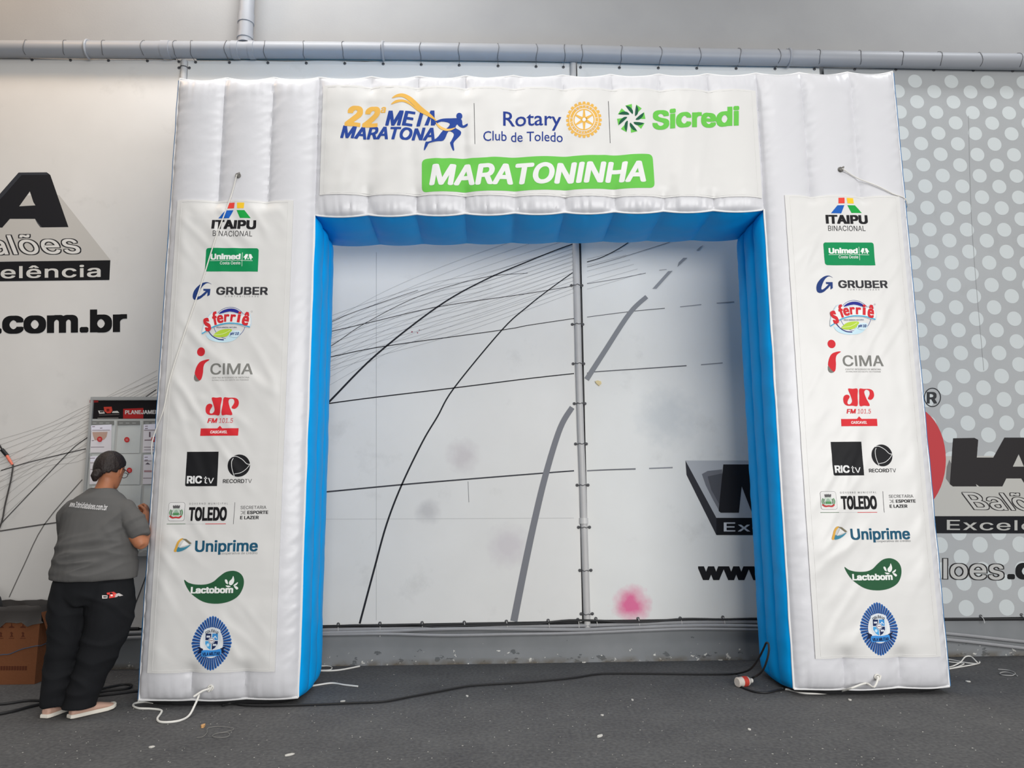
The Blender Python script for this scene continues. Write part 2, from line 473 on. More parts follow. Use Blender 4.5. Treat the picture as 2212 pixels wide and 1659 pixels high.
# -- left sheet: letter A, outlined word, bar, web address, thin net
def z8(*p): return [(x/3.95, 340+y/3.95) for x, y in p]
P = Print(wall_map)
P.poly(z8((-420, 885), (-260, 600), (-120, 330), (505, 322), (940, 872), (940, 885)), (187, 183, 177), 0)
P.poly(z8((-60, 598), (-60, 400), (0, 312), (160, 130), (400, 128), (430, 150), (585, 595), (360, 598), (300, 525), (85, 525), (20, 600)), (30, 30, 34), 1,
       [z8((256, 290), (285, 380), (303, 410), (165, 418))])
P.poly(z8((160, 130), (400, 128), (412, 150), (185, 152), (30, 330), (0, 360), (0, 312)), (52, 54, 60), 2)
P.poly(z8((300, 525), (360, 598), (345, 596), (318, 560)), (70, 72, 76), 2)
for bo, rgb, ly in ((.030, (40, 40, 42), 1), (.006, (213, 210, 205), 2)):
    P.text('Bal\u00f5es', *(z8((-330, 655))[0]), *(z8((695, 835))[0]), rgb, bo, -.28, -4, ly, 1.02, ref=.03)
P.poly(z8((-700, 900), (942, 878), (934, 1046), (-700, 1066)), K, 1)
P.text('Excel\u00eancia', *(z8((-430, 924))[0]), *(z8((860, 1032))[0]), (205, 202, 196), .012, 0, -5, 2, 1.05)
P.text('.com.br', *(z8((-60, 1302))[0]), *(z8((1085, 1500))[0]), (18, 18, 20), .036, 0, -4, 1)
LN = (88, 86, 85); THIN = (146, 143, 140)
def c3(*p): return [(x/4.147, 820+y/4.147) for x, y in p]
P.line(c3((10, 815), (300, 730), (770, 620)), 2.2, LN, 1, 4)
P.line(c3((15, 1285), (300, 985), (620, 650), (775, 525), (1400, 90)), 2.2, LN, 1, 4)
P.line(c3((0, 1357), (550, 1275), (1000, 1230)), 3.0, LN, 1, 3)
P.line([(20, 1290), (52, 1221), (96, 1133), (178, 1036)], 2.2, (110, 107, 104), 1, 4)
P.line([(315, 1246), (296, 1296), (270, 1357)], 2.4, LN, 1, 3)
for k in range(9):
    t = k/8
    P.line([(-20, 955+110*t), (95, 920+95*t-6*math.sin(k)), (190, 876+118*t*.95), (340, 818+60*t)], .6, THIN, 1, 5)
for k in range(7):
    P.line([(-20, 1010+22*k), (70, 958+17*k), (190, 880+15*k), (340, 800+12*k)], .5, THIN, 1, 5)
P.build('printed_graphic', sheet_y, S1, off=.0012, lift=.0005)
# -- middle sheet: curved net
P = Print(wall_map); D = (34, 35, 40)
P.line([(640, 940), (715, 864), (812, 767), (945, 663), (1045, 606), (1140, 565), (1207, 538), (1246, 524)], (4.6, 1.6), D, 1, 6)
P.line([(777, 1347), (808, 1231), (835, 1133), (868, 1047), (913, 954), (945, 900), (981, 838), (1085, 712), (1140, 662), (1187, 625), (1237, 589)], (4.4, 2.0), D, 1, 6)
P.line([(1110, 1342), (1133, 1226), (1156, 1119), (1180, 1021), (1210, 925), (1236, 880)], (15.5, 11.5), (120, 121, 126), 2, 6)
for pts, w0, w1, col in (
        ([(640, 882), (715, 871), (813, 858), (981, 838), (1140, 818), (1240, 807)], 2.6, 2.2, D),
        ([(640, 1068), (710, 1062), (868, 1047), (1011, 1035), (1174, 1022), (1240, 1017)], 3.4, 2.8, (60, 61, 66)),
        ([(640, 785), (719, 770), (831, 748), (1084, 713), (1140, 703), (1240, 688)], 1.9, 1.5, D),
        ([(640, 732), (719, 715), (806, 695), (945, 663), (1140, 634), (1236, 618)], 1.6, 1.2, D),
        ([(640, 726), (719, 694), (758, 677), (840, 648), (903, 627)], 1.4, .9, D),
        ([(640, 790), (719, 745), (786, 700), (903, 641), (1042, 600), (1140, 590)], 1.4, .9, D),
        ([(1011, 1040), (1013, 1085)], 1.0, 1.0, (120, 122, 124))):
    P.line(pts, (w0, w1), col, 1, 6)
for k in range(13):                        # the fine fan
    t = k/12
    a = (719, 681+118*t); e = (1240, 528+104*t)
    P.line([(600, a[1]+47-10*t), a, (817, a[1]-34+4*t), (940, a[1]-71+8*t), (1060, (a[1]-100+e[1]+58)/2+3), e], .6, (134, 136, 140), 0, 6)
for k in range(9):
    a = 692+17*k
    P.line([(600, a+70), (719, a), (830, a-62), (960, a-118), (1100, a-168), (1240, a-212)], .5, (140, 142, 146), 0, 6)
P.line([(813, 545), (813, 1340)], 1.0, (180, 181, 181), 0)
P.line([(560, 1122), (820, 1121), (1240, 1119)], 1.0, (186, 186, 185), 0)
for k, (x, y) in enumerate([(890, 717), (902, 719), (906, 713)]): P.ell(x, y, 1.6-.3*k, 1.6-.3*k, (150, 60, 80), 1, 10)
P.build('printed_graphic', sheet_y, S2, off=.0012, lift=.0005)
# -- sheet right of the pole
P = Print(wall_map); GL = (140, 142, 146)
def dash(a, b, w, col=GL): P.line([a, b], w, col, 1)
P.line([(1267, 820), (1303, 764), (1360, 677), (1397, 641)], (11.5, 9.5), (128, 130, 134), 2, 6)
P.poly([(1409, 624), (1418, 624), (1453, 585), (1443, 586)], GL, 2); P.poly([(1463, 577), (1466, 567), (1476, 557), (1485, 557)], GL, 2)
P.poly([(1504, 541), (1512, 533), (1519, 530), (1510, 541)], (150, 152, 155), 2)
P.line([(1268, 806), (1290, 803), (1380, 797), (1483, 790)], (2.0, 2.4), (92, 93, 97), 1, 5); dash((1514, 788), (1561, 784), 2.2)
P.line([(1268, 1017), (1310, 1015), (1373, 1013)], (2.6, 3.2), (110, 111, 115), 1, 4); dash((1402, 1012), (1453, 1010), 3)
P.line([(1268, 685), (1362, 673), (1436, 666)], (1.4, 1.6), (88, 90, 94), 1, 4); dash((1469, 663), (1515, 658), 1.8); dash((1548, 655), (1586, 652), 1.8)
P.line([(1268, 613), (1330, 603), (1395, 590)], 1.2, (100, 102, 106), 1, 4); dash((1424, 584), (1440, 582), 1.2)
P.line([(1268, 566), (1300, 556), (1337, 537), (1370, 515)], 1.8, (48, 49, 54), 1, 4)
P.line([(1268, 577), (1330, 560), (1394, 540), (1450, 522)], 1.0, (104, 106, 110), 1, 4)
for k in range(6): P.line([(1268, 560+13*k), (1345+8*k, 541+10*k)], .6, (140, 142, 146), 0)
def c6(*p): return [(1440+x/2.9625, 960+y/2.9625) for x, y in p]
P.poly(c6((120, 103), (1250, 103), (1250, 470), (318, 470)), (176, 178, 181), 0)
P.poly(c6((120, 103), (318, 470), (318, 580), (127, 195)), (48, 48, 53), 1)
P.poly(c6((318, 470), (1250, 470), (1250, 580), (318, 580)), (22, 22, 26), 1)
P.poly(c6((225, 190), (262, 170), (355, 160), (358, 250), (340, 432), (300, 360), (250, 262)), (112, 113, 118), 1)
P.poly(c6((262, 205), (355, 185), (352, 330), (335, 380), (285, 290)), (84, 85, 90), 2)
P.poly(c6((362, 128), (600, 128), (640, 260), (700, 128), (900, 128), (890, 437), (760, 437), (765, 280), (690, 440), (545, 437), (480, 268), (462, 437), (345, 437), (332, 425)), (30, 30, 34), 3)
P.text('Excel\u00eancia', *c6((365, 497))[0], *c6((1180, 558))[0], (200, 202, 205), .008, 0, 0, 2, 1.05)
P.text('www', *c6((200, 780))[0], *c6((690, 868))[0], (18, 18, 21), .036, 0, 0, 1)
P.build('printed_graphic', sheet_y, S3, off=.0012, lift=.0005)
# -- polka-dot sheet
P = Print(wall_map)
d0 = at(2018, 198, BAN_Y); d1 = at(2057, 222, BAN_Y); d2 = at(2018+4.6, 198+46.6, BAN_Y)
dxs = (at(2174, 196, BAN_Y).x-d0.x)/4; dzs = (at(2063, 664, BAN_Y).z-d0.z)/10
rr_ = 15.6*(d1-d0).length/math.hypot(39, 24)
P.map = lambda x, z: (x, z)
for i in range(-7, 16):
    for j in range(-2, 32):
        x = d0.x+dxs*i; z = d0.z+dzs*(j+(.5 if i % 2 else 0))
        if 3.06+rr_ < x < 7.0 and at(2100, 1334, BAN_Y).z+rr_ < z < ZT19-rr_-.05:
            P.ell(x, z, rr_, rr_, (198, 203, 203), 0, 22)
P.map = wall_map
def c5w(*p): return [(1960+x/3.318, 800+y/3.318) for x, y in p]
P.poly(c5w((60, 1045), (250, 615), (1060, 610), (1420, 1045)), (184, 182, 176), 1)
P.ell(1960, 993, 83, 118, (190, 66, 70), 2, 48)
P.poly(c5w((275, 775), (305, 815), (325, 832), (330, 700), (300, 640), (282, 690)), (120, 118, 116), 2)
P.poly(c5w((327, 487), (480, 484), (507, 498), (497, 625), (615, 625), (695, 482), (900, 482), (930, 500), (1040, 830), (850, 830), (815, 775), (708, 775), (680, 832), (515, 832), (490, 815), (497, 832), (325, 832), (303, 815)), (44, 41, 42), 3,
       [c5w((797, 600), (835, 690), (755, 690))])
for bo, rgb, ly in ((.030, (50, 48, 48), 2), (.006, (190, 188, 183), 3)):
    P.text('Bal\u00f5es', *(c5w((385, 876))[0]), *(c5w((1150, 1008))[0]), rgb, bo, -.55, 4, ly, 1.0, ref=.03)
P.poly(c5w((60, 1045), (1420, 1045), (1420, 1170), (60, 1168)), (22, 23, 28), 2)
P.text('Excel\u00eancia', *c5w((282, 1072))[0], *c5w((1330, 1148))[0], (178, 177, 172), .006, 0, 2, 3, 1.05)
for bo, rgb, ly in ((.036, (34, 33, 34), 2), (.010, (184, 183, 180), 3)):
    P.text('loes', *c5w((248, 1348))[0], *c5w((697, 1504))[0], rgb, bo, 0, 2, ly, 1.0, ref=.036)
P.text('.com.br', *c5w((715, 1348))[0], *c5w((1560, 1502))[0], (24, 24, 26), .036, 0, 2, 2)
P.ell(2014, 858.5, 18.5, 21, (52, 53, 56), 2, 32, 2.2)
P.text('R', *c5w((138, 155))[0], *c5w((212, 238))[0], (52, 53, 56), .03, 0, 0, 2)
P.line([(2092, 250), (2100, 500), (2125, 800)], 1.0, (150, 152, 152), 2, 4)
P.build('printed_graphic', sheet_y, S4, off=.0006, lift=.0005)

# ---------------------------------------------------------------- drain pipe along the top
PY = 5.985
pipe = empty('drain_pipe', at(1100, 115, PY), 'long grey painted drain pipe along the wall above the banners, downpipe joining it', 'pipe')
mid = [(-700, 104), (0, 106), (350, 107.5), (700, 108.5), (1000, 112), (1240, 115.5), (1500, 122), (1750, 126), (1937, 129.5), (2212, 134), (2900, 142)]
PR = (at(700, 92, PY)-at(700, 124, PY)).length/2
line = [at(x, y, PY) for x, y in mid]
b = MB(); b.tube(line, PR, 20, smooth=4); b.build('pipe_run', PIPE_GREY, pipe)
def pipe_at(px):
    for (x0, y0), (x1, y1) in zip(mid, mid[1:]):
        if x0 <= px <= x1: return at(px, y0+(y1-y0)*(px-x0)/(x1-x0), PY)
def ring(b, c, d, r, w, th=.006, n=20):
    d = d.normalized(); b.tube([c-d*w/2, c-d*(w/2-.002), c+d*(w/2-.002), c+d*w/2], [r, r+th, r+th, r], n)
dirx = Vector((1, 0, 0.01))
for px, w in ((360, .075), (510, .06), (545, .05)):
    b = MB(); ring(b, pipe_at(px), dirx, PR, w); b.build('pipe_collar', PIPE_GREY, pipe)
for px in (191, 828, 1703):
    c = pipe_at(px); b = MB()
    b.tube([c+Vector((0, -math.cos(a)*(PR+.004), math.sin(a)*(PR+.004))) for a in np.linspace(-1.9, 1.9, 16)], .011, 6)
    b.box(c+Vector((0, .045, PR+.008)), (.03, .13, .012)); b.build('pipe_clamp', PIPE_GREY, pipe)
vt = [at(529, 95, PY), at(530, 45, PY), at(534, 0, PY), at(545, -560, PY)]
vt = [Vector((vt[0].x, PY, p.z)) for p in vt]; VR = (at(515, 40, PY)-at(547, 40, PY)).length/2
b = MB(); b.tube(vt, VR, 20); b.build('branch_pipe', PIPE_GREY, pipe)
for y, w in ((80, .05), (42, .09)):
    b = MB(); ring(b, Vector((vt[0].x, PY, at(529, y, PY).z)), Vector((0, 0, 1)), VR, w); b.build('pipe_collar', PIPE_GREY, pipe)
# ---------------------------------------------------------------- sheet hardware: hem rod, eyelets and wire ties
def eyelet(root, x, z, up=None):
    b = MB()
    b.tube([(x+.010*math.cos(a), BAN_Y-.004, z+.010*math.sin(a)) for a in np.linspace(0, 2*math.pi, 11)[:-1]], .0035, 6, closed=True)
    b.ball((x, BAN_Y-.002, z), .008, 8, sc_=(1, .3, 1))
    b.build('eyelet', WIRE, root)
tie_px = [(70, 1), (153, 1), (235, 1), (319, 1), (387, 1), (423, 2), (496, 2), (579, 2), (662, 2), (745, 2), (828, 2), (910, 2), (992, 2), (1076, 2), (1158, 2), (1217, 2), (1254, 3), (1338, 3), (1422, 3), (1505, 3), (1590, 3), (1674, 3), (1759, 3), (1846, 3), (1935, 3), (2017, 4), (2102, 4), (2187, 4)]
def edge_y(px):
    return np.interp(px, [0, 320, 430, 800, 1250, 1500, 1950, 2212], [127, 130, 133, 136, 144, 146, 149, 152])
for px, k in tie_px:
    root = (S1, S2, S3, S4)[k-1]
    p = at(px, float(edge_y(px))+2, BAN_Y); c = pipe_at(px)
    eyelet(root, p.x, p.z)
    b = MB(); R = PR+.004
    pts = [Vector((p.x, BAN_Y-.008, p.z))]
    for a in np.linspace(-math.pi*.35, math.pi*.62, 9): pts.append(Vector((p.x+.006*math.sin(a*3+px), c.y-math.cos(a)*R, c.z+math.sin(a)*R)))
    b.tube(pts, .0022, 5); b.build('tie_wire', WIRE, root)
# thin beige hem rod below the pipe, behind the ties
b = MB()
for root, x0, x1 in ((S1, -20, 380), (S2, 425, 1215), (S3, 1255, 1930)):
    b = MB(); b.tube([at(x, float(edge_y(x))-6, BAN_Y+.012) for x in np.linspace(x0, x1, 8)], .014, 8)
    b.build('hem_rod', mat('hem_beige', (176, 168, 156), .7), root)
bot_px = [(270, 1355, S1), (731, 1348, S2), (821, 1346, S2), (912, 1345, S2), (1003, 1344, S2), (1094, 1342, S2), (1184, 1340, S2), (1248, 1338, S2), (1287, 1336, S3), (1378, 1336, S3), (1469, 1335, S3), (1561, 1333, S3), (2118, 1331, S4), (2206, 1328, S4)]
for px, py, root in bot_px:
    p = at(px, py, BAN_Y); eyelet(root, p.x, p.z)
    b = MB(); L = .05 if px not in (821, 1248, 1378) else .10
    b.tube([(p.x, BAN_Y-.008, p.z), (p.x+.004, BAN_Y-.03, p.z-.02), (p.x+.006, BAN_Y-.034, p.z-L)], .0035, 5, smooth=3); b.build('tie_wire', POLE_GREY, root)
for root, x0, x1, y0, y1 in ((S1, -300, 300, 1366, 1358), (S2, 560, 1252, 1356, 1344), (S3, 1258, 1760, 1343, 1337), (S4, 1990, 2600, 1338, 1335)):
    b = MB(); b.tube([at(x, y0+(y1-y0)*t, BAN_Y-.008) for t, x in zip(np.linspace(0, 1, 6), np.linspace(x0, x1, 6))], .012, 8); b.build('hem_rod', BLACK, root)
    s = empty('black_cable', at(x0, y0+4, BAN_Y-.03), None, None)
    bpy.data.objects.remove(s)
# slack black cable under the sheets
b = MB(); cp = [(690, 1355), (760, 1351), (840, 1351), (900, 1349), (935, 1353), (1000, 1352), (1090, 1349), (1160, 1347), (1230, 1340), (1300, 1341), (1345, 1344), (1400, 1343), (1480, 1337), (1560, 1338), (1645, 1336), (1760, 1338)]
o = b.tube([at(x, y, 6.015) for x, y in cp], .008, 7, smooth=4) or b.build('black_cable', BLACK)
tag(o, 'slack black cable sagging along the lower edge of the wall banners above the conduits', 'cable')
# ---------------------------------------------------------------- support pole
pole = empty('support_pole', (XPOLE, BAN_Y-.005, .05), 'slim grey steel pole laced between two wall banners in the middle of the arch opening', 'pole')
zt_ = ZT-.01
pp = [(1268, 1342), (1263, 1180), (1259, 1060), (1254, 930), (1250, 800), (1246, 620), (1244, 540)]
pts = [at(x, y, BAN_Y-.005) for x, y in pp]; pts.append(Vector((at(1238, 160, BAN_Y).x, BAN_Y-.005, zt_)))
pts.insert(0, pts[0]+Vector((.004, 0, -.09)))
b = MB(); b.tube(pts, .0285, 14); b.build('pole_tube', POLE_GREY, pole)
def pole_x(z):
    for a, c in zip(pts, pts[1:]):
        if a.z <= z <= c.z: return a.x+(c.x-a.x)*(z-a.z)/(c.z-a.z)
    return pts[-1].x
z = at(1263, 1125, BAN_Y).z
b = MB(); ring(b, Vector((pole_x(z), BAN_Y-.005, z)), Vector((0, 0, 1)), .0285, .05, .007, 14); b.build('pole_sleeve', mat('sleeve_white', (205, 203, 200), .4), pole, label='pale sleeve round the pole')
for py in (617, 701, 786, 872, 959, 1048, 1139, 1232, 1326):
    z = at(1257, py, BAN_Y).z; x = pole_x(z)
    eyelet(S2, x-.045, z); eyelet(S3, x+.045, z)
    b = MB(); b.tube([(x-.045, BAN_Y-.006, z)]+[(x+.032*math.sin(a), BAN_Y-.006-.032*math.cos(a), z+.004*math.sin(5*a+py)) for a in np.linspace(-1.4, 1.4, 9)]+[(x+.045, BAN_Y-.006, z)], .0032, 5)
    b.build('lacing_tie', WIRE, pole)
# pole head behind the left leg, upper left
p2 = empty('support_pole', (XPOLE2, BAN_Y-.005, .05), 'steel pole head between wall banners just above the left end of the arch', 'pole')
b = MB(); b.tube([(XPOLE2, BAN_Y-.005, .3), (XPOLE2, BAN_Y-.005, ZT4-.005)], .0285, 14); b.build('pole_tube', POLE_GREY, p2)
for s_ in (-1, 1): eyelet((S1, S2)[s_ > 0], XPOLE2+s_*.045, at(398, 147, BAN_Y).z)
zz = at(398, 147, BAN_Y).z
b = MB(); b.tube([(XPOLE2-.045, BAN_Y-.006, zz)]+[(XPOLE2+.032*math.sin(a), BAN_Y-.006-.032*math.cos(a), zz) for a in np.linspace(-1.4, 1.4, 9)]+[(XPOLE2+.045, BAN_Y-.006, zz)], .0032, 5); b.build('lacing_tie', WIRE, p2)
# ---------------------------------------------------------------- conduits
def tube_thing(name, px, Y, r, m, label, cat, n=8, smooth=4, group=None):
    b = MB(); b.tube([at(x, y, Y) for x, y in px], r, n, smooth=smooth); o = b.build(name, m)
    return tag(o, label, cat, group)
tube_thing('conduit_pipe', [(-300, 1386), (0, 1379), (258, 1370), (301, 1366), (700, 1360), (850, 1358), (960, 1357), (1130, 1353), (1240, 1352), (1400, 1347), (1500, 1344), (1645, 1344), (1800, 1350), (2043, 1368), (2212, 1386), (2500, 1415)], 6.03, .0135, CONDUIT, 'uppermost of the three grey conduits lying along the top of the wall plinth', 'conduit', group='conduits on the plinth')
tube_thing('conduit_pipe', [(-300, 1400), (0, 1392), (253, 1381), (301, 1377), (700, 1367), (840, 1363), (920, 1359.5), (1040, 1358), (1240, 1360), (1330, 1357), (1500, 1351), (1645, 1353), (1800, 1362), (2043, 1381), (2212, 1400), (2500, 1432)], 6.00, .013, CONDUIT, 'middle of the three grey conduits on the plinth, dipping to the right beyond the arch', 'conduit', group='conduits on the plinth')
tube_thing('conduit_pipe', [(640, 1371), (740, 1370), (840, 1369), (960, 1372), (1100, 1370), (1240, 1367.5), (1400, 1361), (1500, 1358), (1645, 1360), (1720, 1362)], 6.0, .012, CONDUIT, 'lowest grey conduit on the plinth, sagging beneath the other two behind the opening', 'conduit', group='conduits on the plinth')
# scrap of tape on the sheet
P = Print(wall_map)
b = MB(); q = [at(x, y, BAN_Y) for x, y in ((1285, 824), (1291, 822), (1298, 824), (1299, 829), (1294, 834), (1288, 829))]
b.add([(p.x, BAN_Y-.010-.004*(i % 2), p.z) for i, p in enumerate(q)]+[(p.x, BAN_Y-.001, p.z) for p in q], [(0, 1, 2, 3, 4, 5), (6, 7, 8, 9, 10, 11)]+[(i, (i+1) % 6, 6+(i+1) % 6, 6+i) for i in range(6)])
tag(b.build('foam_chip', mat('beige_foam', (214, 196, 150), .8), None, False), 'small beige chip stuck to the wall banner just right of the support pole', 'chip')

# ================================================================ INFLATABLE ARCH
FY, BY = 4.99, 5.56
LX = (-2.228, -1.891, -1.549, -1.222)       # baffle seams of the left leg
RX = (2.006, 2.336, 2.701, 3.048)           # baffle seams of the right leg
BX = [LX[3]]+[at(px, 300, 4.95).x for px in (797, 900, 1005, 1111, 1218, 1325, 1430, 1537)]+[RX[0]]
SEAMS = list(LX)+BX[1:-1]+list(RX)
def lerp(a, b, t): return a+(b-a)*t
def top_edge(x):  return lerp(4.325, 4.445, (x-LX[0])/(RX[3]-LX[0]))-.022*tube_p(x)+.006*noise.noise((x*6, 1, 0))
def under_edge(x): return lerp(3.292, 3.352, (x-LX[3])/(RX[0]-LX[3]))-.014*tube_p(x)
def foot_edge(x): return .045+.014*noise.noise((x*3.1, 7, 2))-.006*tube_p(x)
def tube_t(x):
    for a, c in zip(SEAMS, SEAMS[1:]):
        if a <= x <= c: return (x-a)/(c-a), a, c
    return (0, x, x+.3)
def tube_p(x):
    t = tube_t(x)[0]; return max(0, 1-(2*t-1)**2)
def rolled(d, R):
    if d <= 0: return 0.0
    if d >= R: return 1.0
    return math.sqrt(1-(1-d/R)**2)
def front_d(x, z):
    """how far the inflated front stands out of the seam plane"""
    t, a, c = tube_t(x); p = max(0, 1-(2*t-1)**2)**.62
    leg = x < LX[3] or x > RX[0]
    zt = top_edge(x)
    e = rolled(zt-z, .13)
    if leg:
        e *= rolled(z-foot_edge(x), .14)
        x0, x1 = (LX[0], LX[3]) if x < 0 else (RX[0], RX[3])
        T = (x-x0)/(x1-x0); B = .022*max(0, 1-(2*T-1)**2)**.5
        A = .052; dz = min(zt-z, z-foot_edge(x))
    else:
        e *= rolled(z-under_edge(x), .10); A = .046; B = .0; dz = min(zt-z, z-under_edge(x))
    d = e*(B+A*p)
    ds = min(x-a, c-x)
    # gathers running out of the sewn edges
    g_ = noise.noise((x*16, z*2.2, 3)); d += e*math.exp(-dz/.075)*(.012*noise.noise((x*27, z*3, 3))-.014*max(0, 1-abs(g_)*4.5))
    q_ = noise.noise((x*3, z*11-(x-a)*9, 5)); d += e*math.exp(-ds/.06)*(.005*noise.noise((x*4, z*24, 5))+.007*(max(0, 1-abs(q_)*4)-.25))
    d += .0022*noise.noise((x*7, z*9, 9))*e
    return d
def grid_part(name, fn, nu, nv, m, parent):
    vs = []; fs = []
    for j in range(nv+1):
        for i in range(nu+1): vs.append(fn(i/nu, j/nv))
    for j in range(nv):
        for i in range(nu):
            a = j*(nu+1)+i; fs.append((a, a+1, a+nu+2, a+nu+1))
    b = MB(); b.add(vs, fs); return b.build(name, m, parent)
arch = empty('inflatable_arch', (.41, 5.27, 0), 'big white and blue inflatable race arch covered with sponsor logos', 'inflatable arch')
def tubes3(t, a=.030): return a*max(0, 1-(2*((t*3) % 1)-1)**2)**.6
for nm, X, nu in (('leg_front_panel', LX, 72), ('leg_front_panel', RX, 76)):
    def fn(u, v, X=X):
        x = lerp(X[0], X[3], u); z0, z1 = foot_edge(x), top_edge(x)
        vv = v + .12*math.sin(2*math.pi*v)/(2*math.pi)*-1
        z = lerp(z0, z1, vv); return (x, FY-front_d(x, z), z)
    grid_part(nm, fn, nu, 260, WHITE_VINYL, arch)
def fn(u, v):
    x = lerp(LX[3], RX[0], u); z0, z1 = under_edge(x), top_edge(x); z = lerp(z0, z1, v)
    return (x, FY-front_d(x, z), z)
grid_part('beam_front_panel', fn, 270, 70, WHITE_VINYL, arch)
# blue sides of the legs
def side(name, x, out, z0f, z1f, parent, taper=1):
    def fn(u, v):
        y = lerp(FY, BY, u); z = lerp(z0f(u), z1f(u), v)
        e = rolled(z-z0f(u), .12)*rolled(z1f(u)-z, .12)
        k = tubes3(u)*e+.012*e*4*u*(1-u)
        k += e*.006*noise.noise((y*9, z*7, x))+.004*noise.noise((y*3, z*22, 8))*math.exp(-min(y-FY, BY-y)/.05)*e
        return (x+out*k, y, z)
    return grid_part(name, fn, 36, 150, BLUE_VINYL, parent)
zb_ = lambda x: (lambda u: foot_edge(x)-.025*math.sin(math.pi*u))
side('inner_side_panel', LX[3], 1, zb_(LX[3]), lambda u: under_edge(LX[3])-.02*u, arch)
side('inner_side_panel', RX[0], -1, zb_(RX[0]), lambda u: under_edge(RX[0])-.02*u, arch)
side('outer_side_panel', LX[0], -1, zb_(LX[0]), lambda u: top_edge(LX[0]), arch)
side('outer_side_panel', RX[3], 1, zb_(RX[3]), lambda u: top_edge(RX[3]), arch)
def fn(u, v):
    x = lerp(LX[3], RX[0], u); y = lerp(FY, BY, v)
    e = rolled((x-LX[3]), .15)*rolled(RX[0]-x, .15)
    k = (.030*tube_p(x)**.62)*(math.sin(math.pi*v)**.7 if 0 < v < 1 else 0)*1.0
    z = under_edge(x)-.02*v-k*max(e, .0)
    z += .010*noise.noise((x*20, y*4, 2))*math.exp(-(y-FY)/.06)*(1 if v > 0 else 0)+.004*noise.noise((x*8, y*8, 6))*math.sin(math.pi*v)
    return (x, y, z)
grid_part('underside_panel', fn, 240, 36, BLUE_VINYL, arch)
def fn(u, v):
    x = lerp(LX[0], RX[3], u); y = lerp(FY, BY, v)
    return (x, y, top_edge(x)+.045*math.sin(math.pi*v)**.6*(.35+.65*tube_p(x)**.6) if 0 < v < 1 else top_edge(x))
grid_part('top_panel', fn, 240, 16, BLUE_VINYL, arch)
for X in (LX, RX):
    def fn(u, v, X=X):
        x = lerp(X[0], X[3], u); z = lerp(foot_edge(x), top_edge(x), v)
        return (x, BY+.05*(max(0, 1-(2*((u*3) % 1)-1)**2)**.6)*rolled(z-.04, .1)*rolled(top_edge(x)-z, .1), z)
    grid_part('back_panel', fn, 30, 60, BLUE_VINYL, arch)
    def fn(u, v, X=X):
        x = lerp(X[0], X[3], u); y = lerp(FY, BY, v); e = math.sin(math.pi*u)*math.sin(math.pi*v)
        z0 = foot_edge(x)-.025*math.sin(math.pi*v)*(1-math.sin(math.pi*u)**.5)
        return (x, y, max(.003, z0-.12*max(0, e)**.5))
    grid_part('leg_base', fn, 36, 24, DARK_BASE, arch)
def fn(u, v):
    x = lerp(LX[3], RX[0], u); z = lerp(under_edge(x)-.02, top_edge(x), v)
    return (x, BY+.045*tube_p(x)**.6*math.sin(math.pi*v)**.5 if 0 < v < 1 else BY, z)
grid_part('back_panel', fn, 110, 20, BLUE_VINYL, arch)
# piping along the sewn edges
def piping(pts, m, r=.0065):
    b = MB(); b.tube(pts, r, 6, caps=True); b.build('seam_piping', m, arch)
def vline(x, z0, z1, y=FY, n=60): return [(x+.004*noise.noise((x, z*5, 1)), y, z) for z in np.linspace(z0, z1, n)]
for X in (LX, RX):
    xs = np.linspace(X[0], X[3], 60); piping([(x, FY, foot_edge(x)) for x in xs], PIPING_W, .008)
piping(vline(LX[3], foot_edge(LX[3]), under_edge(LX[3]))+[(x, FY, under_edge(x)) for x in np.linspace(LX[3], RX[0], 180)][1:-1]+vline(RX[0], foot_edge(RX[0]), under_edge(RX[0]))[::-1], PIPING_W, .007)
piping(vline(LX[0], foot_edge(LX[0]), top_edge(LX[0])), PIPING_W, .006)
piping(vline(LX[0]-.009, foot_edge(LX[0]), top_edge(LX[0])-.01, FY+.012), PIPING_B, .007)
piping(vline(RX[3], foot_edge(RX[3]), top_edge(RX[3])), PIPING_W, .005)
piping(vline(RX[3]+.008, foot_edge(RX[3]), top_edge(RX[3])-.01, FY+.008), PIPING_B, .007)
piping([(x, FY, top_edge(x)) for x in np.linspace(LX[0], RX[3], 260)], PIPING_W, .006)
